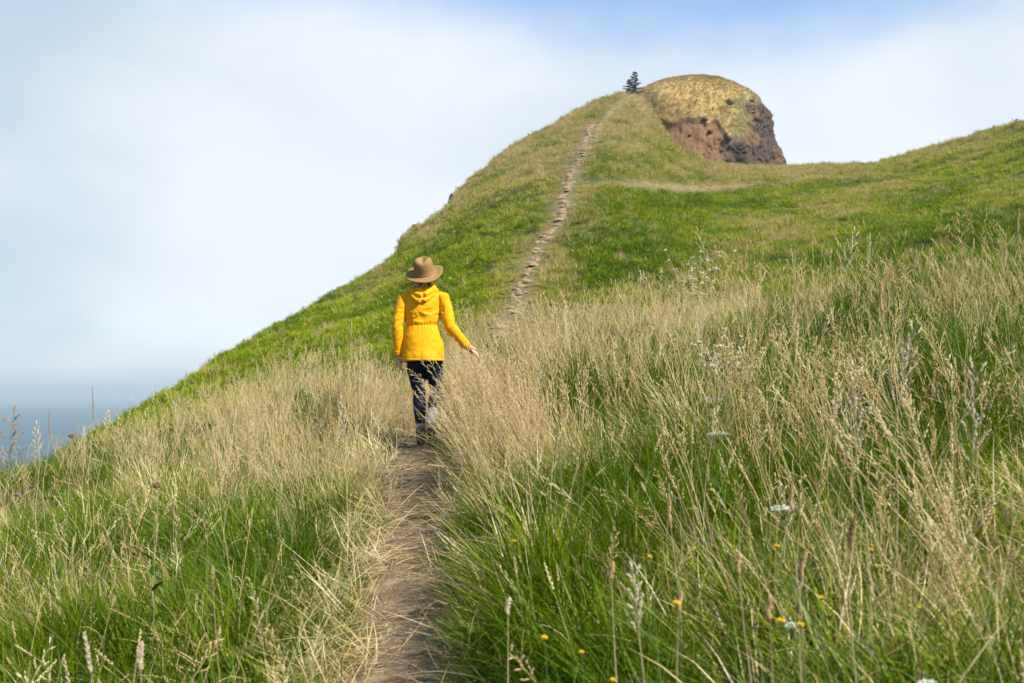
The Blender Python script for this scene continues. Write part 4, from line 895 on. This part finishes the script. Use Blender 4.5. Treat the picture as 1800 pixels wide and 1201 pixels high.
        aw = .0065 * (np.abs(fbm(t * 5.0 + x * 9 + y * 14, z * 13 - x * 11 + y * 8, 231, 3) - .5) * -4.5 + .7) * (.35 + .9 * np.exp(-((t - 1.0) / .38) ** 2) + .5 * sst(1.6, 1.85, t))
        cuff = .004 * sst(1.83, 1.85, t)
        return np.where(arm > 0, aw + cuff - .004 * np.exp(-((t - 1.82) / .01) ** 2), tor)
    jacket = fuse('jacket', jk, .0062, M_JACKET, p, wr, 5)
    # hood lying on the back: an outer roll, an inner fold and the cloth between
    hd = []
    def arc(wx, z0, dz, y0, dy, r0, r1, n=9, tilt=0.0):
        pts = []
        for i in range(n):
            t = -1 + 2 * i / (n - 1); b = 1 - abs(t) ** 1.7; pts.append(((.003 + wx * t + .012 * tilt * b, y0 - dy * b, z0 - dz * b + .010 * tilt * t), r0 + (r1 - r0) * b))
        return limb(pts, 16)
    hd.append(arc(.128, 1.432, .118, -.030, .098, .020, .026, tilt=-1)); hd.append(arc(.112, 1.440, .074, -.035, .090, .022, .029)); hd.append(arc(.094, 1.448, .032, -.030, .070, .020, .024, tilt=1))
    hd.append(arc(.120, 1.425, .092, -.025, .088, .018, .026))
    hood = fuse('hood', hd, .0055, M_JACKET, jacket, lambda c: .0050 * (np.abs(fbm(c[:, 0] * 14 + c[:, 2] * 16, c[:, 2] * 22 - c[:, 0] * 14, 241, 3) - .5) * -4 + .6), 3)
    # collar lining, hair
    fuse('collar_lining', [solid_loft([((.008, -.004, 1.435), .082, .076, (0, 0, 1)), ((.010, -.006, 1.468), .092, .088, (0, .0, 1)), ((.014, -.006, 1.500), .086, .086, (.12, -.1, 1)), ((.014, -.006, 1.504), .05, .045, (0, 0, 1))])], .005, M_LINING, jacket, lambda c: .002 * (fbm(c[:, 0] * 50, c[:, 2] * 50, 243, 2) - .5) * 2, 3)
    hr = [ball(hc + V((0, -.016, .01)), .080, .090, .105), limb([(hc + V((-.005, -.060, -.05)), .045, .03), (hc + V((-.015, -.080, -.092)), .042, .024), (hc + V((-.035, -.070, -.115)), .028, .018)]), limb([(hc + V((.030, -.070, -.06)), .028), (hc + V((.046, -.070, -.100)), .016)]), limb([(hc + V((-.045, -.06, -.07)), .025), (hc + V((-.070, -.055, -.118)), .014)])]
    fuse('hair', hr, .006, M_HAIR, p, lambda c: .003 * (fbm(c[:, 0] * 120, c[:, 2] * 14, 245, 2) - .5) * 2, 3)
    # felt hat, tipped back
    hat = empty('hat'); bpy.data.objects.remove(hat)
    def hatmesh():
        v = []; f = []; seg = 64; prof = [(.176, -.002), (.1765, .001), (.174, .003), (.150, .000), (.125, -.002), (.104, .001), (.0975, .007), (.0950, .022), (.0935, .045), (.0905, .070), (.0860, .092), (.0780, .110), (.062, .120), (.040, .118), (.018, .108), (.0001, .104)]
        for k, (r, z) in enumerate(prof):
            for j in range(seg):
                a = 2 * PI * j / seg; c, s = math.cos(a), math.sin(a); brim = sst(.10, .175, np.array(r)); cr_ = 1 - sst(.094, .10, np.array(r)) if r < .1 else 0
                sx, sy = (.93, 1.06)
                zz = z + float(brim) * (.007 * c * c - .010 * s * s + .006 * math.sin(3 * a + 1))
                x, y = r * c * sx, r * s * sy
                if z > .06 and r < .095:                            # pinch at the front and a crease along the top
                    pin = max(0, s - .2) * .30; x *= 1 - pin * (z - .06) / .06
                    if r < .07: zz -= .013 * math.exp(-(x / .022) ** 2) * (1 if r > .001 else 1)
                v.append(V((x, y, zz)))
        n = len(prof)
        for i in range(n - 1):
            for j in range(seg): q_ = (j + 1) % seg; f.append((i * seg + j, i * seg + q_, (i + 1) * seg + q_, (i + 1) * seg + j))
        f.append(tuple((n - 1) * seg + j for j in range(seg)))
        # underside of the brim and the inside of the crown
        k0 = len(v); und = [(.172, -.006), (.150, -.004), (.125, -.006), (.100, -.004), (.090, .004), (.086, .05), (.06, .09)]
        for r, z in und:
            for j in range(seg):
                a = 2 * PI * j / seg; c, s = math.cos(a), math.sin(a); brim = float(sst(.10, .175, np.array(r))); v.append(V((r * c * .93, r * s * 1.06, z + brim * (.007 * c * c - .010 * s * s + .006 * math.sin(3 * a + 1)))))
        for i in range(len(und) - 1):
            for j in range(seg): q_ = (j + 1) % seg; f.append((k0 + (i + 1) * seg + j, k0 + (i + 1) * seg + q_, k0 + i * seg + q_, k0 + i * seg + j))
        for j in range(seg): q_ = (j + 1) % seg; f.append((j, k0 + j, k0 + q_, q_))
        f.append(tuple(k0 + (len(und) - 1) * seg + j for j in range(seg))[::-1])
        return v, f
    v, f = hatmesh(); M = Matrix.Translation(hc + V((.002, -.022, .022))) @ Matrix.Rotation(R(-8), 4, 'Y') @ Matrix.Rotation(R(31), 4, 'X') @ Matrix.Scale(1.05, 4) @ Matrix.Scale(1.12, 4, Vector((0, 0, 1)))
    ht = mesh_obj('hat', [M @ q for q in v], f, M_FELT, p)
    bv = []; bf = []; seg = 48
    for i, (r, z) in enumerate(((.0985, .006), (.1005, .009), (.1000, .017), (.0965, .020))):
        for j in range(seg): a = 2 * PI * j / seg; bv.append(M @ V((r * math.cos(a) * .93, r * math.sin(a) * 1.06, z)))
    for i in range(3):
        for j in range(seg): q_ = (j + 1) % seg; bf.append((i * seg + j, i * seg + q_, (i + 1) * seg + q_, (i + 1) * seg + j))
    mesh_obj('hat_band', bv, bf, M_BAND, ht)
    return p
PERSON = build_person()
# ------------------------------------------------------------------ dirt steps worn into the hill track (pieces of the track, part of the setting)
M_STEP = simple('dry_trodden_clay', (.25, .175, .10), .95, .1, bump=.5, bscale=6, vary=.18, vscale=3)
def build_track():
    root = empty('hill_path', tuple(T1[0])); tag(root, 'steep worn track of trodden earth steps climbing the grassy hill', kind='structure')
    shapes = []
    for s in range(7):
        rs = random.Random(100 + s); n = 11; top = []; bot = []
        for j in range(n):
            a = 2 * PI * j / n; r = rs.uniform(.7, 1.15); top.append(Vector((math.cos(a) * r * .30, math.sin(a) * r * .19, -.01 + .02 * math.sin(a)))); bot.append(Vector((math.cos(a) * r * .40, math.sin(a) * r * .30, -.30)))
        v = top + bot + [Vector((0, 0, -.01))]; f = [(j, (j + 1) % n, 2 * n) for j in range(n)] + [(n + j, n + (j + 1) % n, (j + 1) % n, j) for j in range(n)]
        o = mesh_obj('dirt_step', v, f, M_STEP, smooth=False, link=False); shapes.append(o.data)
    k = 0
    def run(P, wid, step, skip, s0):
        nonlocal k
        P = np.array(P); rr_ = random.Random(9)
        L = np.concatenate([[0], np.cumsum(np.linalg.norm(np.diff(P, axis=0), axis=1))]); d = 0.2
        while d < L[-1]:
            q = np.array([np.interp(d, L, P[:, i]) for i in range(3)]); dist = math.hypot(q[0], q[1])
            side = (rr_.uniform(-1, 1)) * wid; x = q[0] + side; y = q[1] + rr_.uniform(-.2, .2)
            s = rr_.uniform(.7, 1.55) * (.72 + .004 * dist) * s0
            if rr_.random() > skip:
                o = bpy.data.objects.new('dirt_step', shapes[k % 7]); COL.objects.link(o); o.parent = root
                o.location = Vector((x, y, float(H(np.array(x), np.array(y))) + .05)) - root.location; o.rotation_euler = (R(rr_.uniform(5, 22)), R(rr_.uniform(-8, 8)), rr_.uniform(-.5, .5) + PI * (k % 2)); o.scale = (s * 1.15, s * .8, s * .6); k += 1
            d += step * (.8 + .5 * rr_.random()) * (1 + dist * .004)
    run(T1, .24, .30, .10, .66); run(T2, .34, .50, .30, .62)
    print('steps', k)
build_track()

# ------------------------------------------------------------------ spruce on the summit
M_NEEDLE = simple('spruce_needles', (.012, .042, .024), .7, .2, vary=.35, vscale=3); M_BARK = simple('spruce_bark', (.10, .07, .05), .9, bump=.5, bscale=30)
def build_spruce():
    h = hit(1113, 158, 100); D = 148.0; b = at(1114, 166, D); b.z = float(H(np.array(b.x), np.array(b.y))) - .1
    root = empty('spruce_tree', b); tag(root, 'small dark green wind bent spruce standing alone on the summit ridge', 'tree')
    s = D / FOC; top_z = at(1119, 127, D).z - b.z; rs = random.Random(4)
    def tr(z): return Vector((.45 * s / s * (z / top_z) * .45, 0, z))
    m = PM(); pts = [tr(top_z * i / 8) for i in range(9)]; m.tube(pts, .085, .5)
    m.tube([tr(.3), tr(.3) + Vector((-.5, .1, .5)), tr(.3) + Vector((-.75, .1, 1.2)), tr(.3) + Vector((-.82, .1, top_z * .60))], .05, .5)
    brs = []; nd = PM()
    def needles(p, d, L):
        for i in range(11):
            t = rs.random(); q = p + d * L * t; o = Vector((rs.uniform(-1, 1), rs.uniform(-1, 1), rs.uniform(-.7, .5))).normalized(); e = (d * .8 + o).normalized(); l_ = rs.uniform(.10, .22) * (1 - .4 * t)
            w = e.cross(Vector((rs.uniform(-1, 1), rs.uniform(-1, 1), 1))).normalized() * .045
            k = len(nd.v); nd.v += [q - w * .5, q + w * .5, q + e * l_ + w * .15, q + e * l_ - w * .15]; nd.c += [(rs.random(), t, 0, 1)] * 4; nd.f.append((k, k + 1, k + 2, k + 3))
    def limbs(base, hgt, wid, n, z0):
        for i in range(n):
            t = (i + .5) / n; z = z0 + (hgt - z0) * t; a = i * 2.399 + rs.uniform(-.4, .4); L = wid * (1 - t) ** 1.0 * rs.uniform(.65, 1.15) + .10
            if math.cos(a) < 0: L *= 1.08
            o = base(z); d = Vector((math.cos(a), math.sin(a), .05 + .35 * t)).normalized(); br = PM(); P = [o, o + d * L * .5 + Vector((0, 0, -.03)), o + d * L + Vector((0, 0, .06 * L))]; br.tube(P, .022, .5); brs.append(br)
            for j in range(max(3, int(L * 7))):
                u = (j + .6) / max(3, int(L * 7)); q = P[0].lerp(P[2], u)
                for sd in (-1, 1): e = (d * .8 + d.cross(Vector((0, 0, 1))) * sd * .8 + Vector((0, 0, rs.uniform(-.25, .15)))).normalized(); needles(q, e, .30 * (1.1 - u) + .10)
            needles(P[1], d, L * .6)
    limbs(tr, top_z, 1.9, 36, .15); limbs(lambda z: tr(.3) + Vector((-.55 - .2 * z / top_z, .1, z - .3)), top_z * .66, .8, 22, .4)
    for i in range(5): needles(tr(top_z * (.9 + .02 * i)), Vector((0, 0, 1)), .2)
    m.build('trunk', M_BARK, None, root, True)
    bb = PM()
    for x in brs:
        k = len(bb.v); bb.v += x.v; bb.c += x.c; bb.f += [tuple(i + k for i in q) for q in x.f]
    o = bb.build('branches', M_BARK, None, root, True); o = nd.build('crown', M_NEEDLE, None, root, True)
build_spruce()

# ------------------------------------------------------------------ boulders stuck in the knob face
M_ROCK = simple('dark_basalt', (.060, .048, .042), .9, .2, bump=.6, bscale=5, vary=.35, vscale=2)
def rock_mesh(seed, mat):
    bm = bmesh.new(); bmesh.ops.create_icosphere(bm, subdivisions=3, radius=1); rs = random.Random(seed); sx, sy, sz = rs.uniform(.9, 1.2), rs.uniform(.7, 1), rs.uniform(.7, .9)
    for v in bm.verts:
        c = np.array(v.co); k = 1 + .5 * (float(fbm(np.array(c[0] * 1.3 + seed + c[2]), np.array(c[1] * 1.3 - c[2] * 1.1), seed, 3)) - .5)
        v.co = Vector((max(-.75, min(.8, c[0])) * sx * k, c[1] * sy * k, max(-.7, min(.75, c[2])) * sz * k))
    me = bpy.data.meshes.new('boulder'); bm.to_mesh(me); bm.free(); me.materials.append(mat); return me
def ground_h(x, y): return float(H(np.array(x), np.array(y)))
def knob_point(px, py):
    V, bare, kx, ky, T = KNOB; c = V.reshape(-1, 3); X, Y = project(c[:, 0], c[:, 1], c[:, 2]); m = (np.sin(T).reshape(-1) < -.05)
    i = np.argmin(np.where(m, (X - px) ** 2 + (Y - py) ** 2, 1e9)); return Vector(c[i])
for i, (px, py, w, lab) in enumerate([(1239, 210, 13, 'dark rounded boulder jutting out below the ochre grass near the middle of the knob face'), (1282, 180, 17, 'dark boulder lying in the green patch high on the right of the knob'), (1248, 232, 13, 'dark boulder in the brown earth bank, just under another rounded boulder'),
        (1213, 238, 7, 'small grey stone stuck in the bare brown scarp of the knob'), (1280, 243, 14, 'flat dark rock ledge in the middle of the lower knob face'), (1322, 178, 11, 'brown rock outcrop on the right shoulder of the knob'), (1354, 218, 13, 'dark rock bulging from the right hand skyline of the knob')]):
    o = bpy.data.objects.new('boulder', rock_mesh(30 + i, M_ROCK)); COL.objects.link(o); o.location = knob_point(px, py); s = w * KS * .5; o.scale = (s, s, s * .8); o.rotation_euler = (0, .2, i); tag(o, lab, 'boulder', 'boulders in the knob face')

M_BANK = simple('crumbling_brown_earth', (.20, .125, .068), .95, .1, bump=.7, bscale=4, vary=.3, vscale=2)
for i, (px, py, y, w, h_, lab) in enumerate([(709, 424, 94, 17, 30, 'crumbling bank of bare brown earth on the left skyline behind the walker'), (797, 344, 106, 19, 32, 'small brown earth cliff higher on the left skyline under the tan grass'), (736, 398, 98, 26, 13, 'little patch of bare earth on the skyline between the two earth banks')]):
    q = at(px, py, y); o = bpy.data.objects.new('earth_bank', rock_mesh(60 + i, M_BANK)); COL.objects.link(o); s = y / FOC * .5; o.location = (q.x, q.y, max(q.z - h_ * s * .45, ground_h(q.x, q.y) - h_ * s * .1)); o.scale = (w * s, w * s * 1.6, h_ * s); o.rotation_euler = (0, R(14), .3); tag(o, lab, 'earth bank')

# ------------------------------------------------------------------ little shrubs on the skylines
M_SHRUB = simple('shrub_leaves', (.045, .085, .022), .8, vary=.3, vscale=5); M_RED = simple('withered_dock_heads', (.12, .055, .035), .9, vary=.3, vscale=8)
def shrub(px, py, y, hpx, wpx, mat, lab, name='shrub', cat='shrub', n=260):
    q = at(px, py, y); s = y / FOC; g = float(H(np.array(q.x), np.array(q.y))); root = empty(name, (q.x, q.y, g - .03)); tag(root, lab, cat)
    rs = random.Random(int(px)); hh = max(hpx * s, q.z - g + .0); w = wpx * s * .5; lf = PM(); st = PM()
    for i in range(9):
        a = rs.uniform(0, 6.28); P = curve(Vector((0, 0, 0)), a, .1, rs.uniform(.2, .9), hh * rs.uniform(.6, 1), 5); st.tube(P, .012 * max(1, hh * .6), .5)
    for i in range(n):
        c = Vector((rs.gauss(0, .42) * w, rs.gauss(0, .42) * w, abs(rs.gauss(.45, .25)) * hh)); e = Vector((rs.uniform(-1, 1), rs.uniform(-1, 1), rs.uniform(-.3, 1))).normalized(); u = e.cross(Vector((rs.uniform(-1, 1), .3, .4))).normalized(); L = .11 * (hh + .3)
        k = len(lf.v); lf.v += [c, c + e * L * .5 + u * L * .25, c + e * L, c + e * L * .5 - u * L * .25]; lf.c += [(rs.random(), 1, 0, 1)] * 4; lf.f.append((k, k + 1, k + 2, k + 3))
    st.build('stem', M_BARK, None, root, True); lf.build('leaves', mat, None, root, True)
shrub(379, 628, 56, 15, 22, M_RED, 'dark reddish dock bush on the left skyline of the green slope')
shrub(707, 432, 88, 10, 16, M_SHRUB, 'small dark bush at the crumbling edge half way up the left skyline')
shrub(1418, 296, 148, 12, 24, M_SHRUB, 'low green bush on the saddle just right of the rocky knob')
shrub(1545, 288, 142, 9, 26, M_SHRUB, 'low dark bush on the saddle where the right hand hill begins')
shrub(1790, 216, 113, 8, 22, M_RED, 'brown withered bush on the right skyline near the edge of view')

# ------------------------------------------------------------------ single tall stalks and flowers
M_STRAW = simple('pale_straw', (.52, .42, .26), .8, .2, vary=.15, vscale=30); M_TAWNY = simple('tawny_seed_head', (.44, .29, .15), .85, .1, vary=.2, vscale=60); M_BROWN = simple('brown_seed_head', (.24, .16, .09), .85, .1, vary=.2, vscale=60)
M_PALE = simple('pale_fluffy_seed_head', (.50, .42, .29), .85, .1, vary=.12, vscale=60); M_GSTEM = simple('green_stem', (.13, .19, .05), .7, .2); M_WHITE = simple('white_petals', (.74, .76, .70), .8, .1, vary=.06, vscale=200)
M_YEL = simple('yellow_petals', (.80, .52, .02), .7, .1, vary=.1, vscale=200); M_PURP = simple('purple_petals', (.15, .05, .16), .8); M_FLEAF = simple('flower_leaves', (.035, .085, .016), .8)
random.seed(77)
def ground_z(x, y): return float(H(np.array(x), np.array(y)))
def stalk_thing(px, py, y, kind, head_px, lab, mat=M_PALE, lean=0.0, stem=M_STRAW, th=1.0, group='tall stalks standing out of the grass'):
    """px, py: tip of the head; head_px: its length in photograph pixels"""
    tip = at(px, py, y); hl = head_px * y / FOC; bx = tip.x - lean; gz = ground_z(bx, y); root = empty('grass_stalk', (bx, y, gz - .02)); tag(root, lab, 'grass stalk', group)
    T = tip - root.location; Hh = T.z; n = 9; P = [Vector((T.x * (i / n) ** 2, .03 * math.sin(i * 1.1) * Hh, Hh * i / n)) for i in range(n + 1)]
    P[-1] = T; d = (P[-1] - P[-2]).normalized(); base = T - d * hl
    Q = [p for p in P if p.z < base.z] + [base]
    if len(Q) < 3: Q = [Vector((0, 0, 0)), Q[-1] * .5, Q[-1]]
    m = PM(); m.tube(Q, .0024 * th, .5); m.build('stem', stem, None, root, True)
    m = PM(); u = d.cross(Vector((.3, .8, .1))).normalized(); w = d.cross(u)
    if kind == 'spike':
        k = int(16 + hl * 110)
        for i in range(k): t = i / (k - 1); a = i * 2.4; o = u * math.cos(a) + w * math.sin(a); m.grain(base + d * hl * t * .93, (d + o * .34).normalized(), .020 * th * U(.6, 1.2) * (.45 + .7 * math.sin(PI * min(1, t * .8 + .15))), .0052 * th, .5)
    elif kind == 'foxtail':
        k = int(60 + hl * 500)
        for i in range(k): t = i / (k - 1); a = i * 2.4; o = u * math.cos(a) + w * math.sin(a); m.grain(base + d * hl * t * .9 + u * .004 * math.sin(t * 5), (d * U(.6, 1.1) + o * .8).normalized(), .0135 * th * U(.6, 1.25) * (.35 + .75 * math.sin(PI * min(1, t * .9 + .12))), .0050 * th, .5)
    elif kind == 'round':
        for i in range(90): a = i * 2.4; z = 1 - 2 * (i + .5) / 90; r = math.sqrt(1 - z * z); o = u * math.cos(a) * r + w * math.sin(a) * r + d * z; m.grain(base + d * hl * .5 + o * hl * .22, o, hl * .30, hl * .14, .5)
    else:                                                            # panicle with side branches
        m.tube([base, base + d * hl * .5, T], .0014 * th, .5); nb = 12
        for i in range(nb):
            t = i / nb; a = i * 2.2; o = u * math.cos(a) + w * math.sin(a); q = base + d * hl * t; L = hl * .38 * (1 - .7 * t) * U(.7, 1.2); bd = (d * .85 + o * (.75 if kind == 'branched' else .42)).normalized(); m.tube([q, q + bd * L], .0010 * th, .5)
            for j in range(7): m.grain(q + bd * L * (.3 + .11 * j), (bd + (u * U(-1, 1) + w * U(-1, 1)) * .35).normalized(), .016 * th, .0060 * th, .5)
    m.build('seed_head', mat, None, root, True)
for a in ST:
    stalk_thing(a[0], a[1], a[2], a[3], a[4], a[5], globals()[a[6]], a[7])
def flower(px, py, y, wpx, kind, lab, group):
    c = at(px, py, y); r = wpx * y / FOC * .5; gz = ground_z(c.x, y); hh = max(c.z - gz, .12); root = empty({'yarrow': 'yarrow', 'yellow': 'yellow_flower', 'purple': 'knapweed', 'daisy': 'daisy'}[kind], (c.x, c.y, c.z - hh)); tag(root, lab, 'flower', group)
    m = PM(); m.tube([Vector((.03, 0, 0)), Vector((.03, .01, hh * .5)), Vector((0, 0, hh))], .0022, .5, 0); m.build('stem', M_GSTEM, None, root, True)
    m = PM(); top = Vector((0, 0, hh))
    if kind == 'yarrow':
        b = PM()
        for i in range(26):
            a = i * 2.4; q = r * math.sqrt((i + .3) / 26); p = top + Vector((math.cos(a) * q, math.sin(a) * q, -.38 * q + U(-.004, .004))); b.tube([top - Vector((0, 0, .05)), p], .0010, .5)
            for j in range(8): aa = j * .785; e = Vector((math.cos(aa), math.sin(aa), .25)).normalized(); s = e.cross(Vector((0, 0, 1))); k = len(m.v); f = r * .17; m.v += [p, p + e * f * .6 + s * f * .3, p + e * f, p + e * f * .6 - s * f * .3]; m.c += [(0, 1, 0, 1)] * 4; m.f.append((k, k + 1, k + 2, k + 3))
        b.build('umbel_stalks', M_GSTEM, None, root, True)
    elif kind in ('yellow', 'daisy'):
        for lay in range(3 if kind == 'yellow' else 1):
            for j in range(15):
                aa = j * .419 + lay * .2; e = Vector((math.cos(aa), math.sin(aa), .15 + lay * .45)).normalized(); s = Vector((-math.sin(aa), math.cos(aa), 0)); k = len(m.v); f = r * (1 - .15 * lay); m.v += [top, top + e * f * .6 + s * f * .16, top + e * f, top + e * f * .6 - s * f * .16]; m.c += [(0, 1, 0, 1)] * 4; m.f.append((k, k + 1, k + 2, k + 3))
        v, f = ball(top - Vector((0, 0, r * .25)), r * .3, r * .3, r * .4, 10); mesh_obj('bud_cup' if kind == 'yellow' else 'flower_centre', v, f, M_GSTEM if kind == 'yellow' else M_YEL, root)
    else:
        for i in range(60): a = i * 2.4; z = 1 - 1.1 * (i + .5) / 60; q = math.sqrt(1 - z * z); o = Vector((math.cos(a) * q, math.sin(a) * q, z)); m.grain(top + o * r * .3, o, r * .8, r * .25, .5)
    m.build('petals', {'yarrow': M_WHITE, 'yellow': M_YEL, 'purple': M_PURP, 'daisy': M_WHITE}[kind], None, root, True)
    if kind != 'daisy':
        for j in range(3): lf = PM(); blade(lf, Vector((.03, 0, hh * (.1 + .25 * j))), U(0, 6.28), .5, .9, .14, .008, 5); lf.build('leaf', M_FLEAF, None, root, True)
for px, py, y, w, lab in YARROW:
    flower(px, py, y, w, 'yarrow', lab, 'white yarrow heads in the grass')
for px, py, y, w, lab in YELLOW:
    flower(px, py, y, w, 'yellow', lab, 'yellow flowers in the foreground grass')
for px, py, y, w, lab in [(29, 872, 6.5, 9, 'purple knapweed at the left edge just under the sea'), (58, 857, 7.0, 7, 'small purple knapweed right of the one at the left edge'), (95, 863, 7.0, 6, 'tiny purple knapweed in the grass at left, nearest the green slope'), (1588, 627, 6.5, 10, 'pinkish clover like flower in the dark green grass at right')]:
    flower(px, py, y, w, 'purple', lab, 'purple flowers in the grass')
dp = [(226, 740), (233, 742), (222, 743), (250, 733), (243, 717), (253, 716), (247, 722), (235, 757), (262, 706), (229, 731), (213, 757), (239, 748)]
DL = ['tiny white daisy, lowest right in the patch on the green slope above the sea', 'white daisy close left of another in the patch above the sea', 'white daisy at the left end of a pair in the patch above the sea', 'white daisy farthest right in the patch on the green slope by the sea', 'white daisy at the top left of the patch on the green slope by the sea', 'white daisy at the very top of the patch on the slope by the sea', 'white daisy under the topmost one in the patch by the sea', 'white daisy below the others in the middle of the patch by the sea', 'white daisy alone on the green slope higher up than the patch by the sea', 'white daisy in the middle of the patch by the sea', 'white daisy lowest and farthest left in the patch by the sea', 'white daisy between the pair and the right end of the patch by the sea']
for i, (px, py) in enumerate(dp):
    h = hit(px, py, 16)
    if h:
        q = at(px, py - 4, h[1] - .25); flower(px, py - 4, h[1] - .25, 8, 'daisy', DL[i], 'white daisies on the green slope')
# a withered weed standing behind the yarrow
def weed(px, py, y, hpx, lab):
    c = at(px, py, y); gz = ground_z(c.x, y); hh = c.z - gz; root = empty('withered_weed', (c.x, y, gz - .02)); tag(root, lab, 'weed'); m = PM(); hd = PM()
    for i in range(16):
        z0 = hh * U(.30, .62); a = U(0, 6.28); P = curve(Vector((U(-.02, .02), U(-.02, .02), z0)), a, U(.25, .6), U(-.6, .2), (hh - z0) * U(.8, 1.15), 6); m.tube(P, .0028, .5)
        for k in range(3, 6):
            for j in range(9): hd.grain(P[k], Vector((U(-1, 1), U(-1, 1), U(-.2, 1))).normalized(), .03, .009, .5)
    m.tube([Vector((0, 0, 0)), Vector((.01, 0, hh * .3)), Vector((0, 0, hh * .62))], .005, .5); m.build('stem', M_STRAW, None, root, True); hd.build('seed_heads', M_PALE, None, root, True)
weed(1272, 590, 6.6, 120, 'pale withered branching weed among the dry grass above the white yarrow')
weed(1232, 440, 8.8, 120, 'tawny withered weed rising above the crest left of the yellow green slope')
# leafy dark plants
def dock(px, py, y, lab, n=9, L0=.22):
    c = at(px, py, y); gz = ground_z(c.x, y); root = empty('leafy_plant', (c.x, y, gz)); tag(root, lab, 'plant'); hh = max(.15, c.z - gz)
    st = PM(); st.tube([Vector((0, 0, -.02)), Vector((.01, 0, hh * .6)), Vector((0, 0, hh))], .004, .2, 0); st.build('stem', M_GSTEM, None, root, True)
    for i in range(n):
        m = PM(); a = i * 2.4; Q = curve(Vector((0, 0, hh * (.25 + .75 * i / n))), a, U(.7, 1.1), U(.4, .9), L0 * U(.6, 1), 7); w = L0 * .26
        m.ribbon(Q, [.006, w * .8, w, w * .95, w * .75, w * .4, .002], Vector((-math.sin(a), math.cos(a), 0)), U(0, .3), 0); m.build('leaf', M_MEADOW, None, root, True)
dock(270, 905, 4.3, 'dark leafy plant under the round thistle head at left', 10, .13);  dock(1560, 620, 6.8, 'dark leafy clump in the green hollow at right', 14, .13); dock(1180, 600, 9.0, 'dark green weed on the crest in the middle of the dry grass', 14, .12);
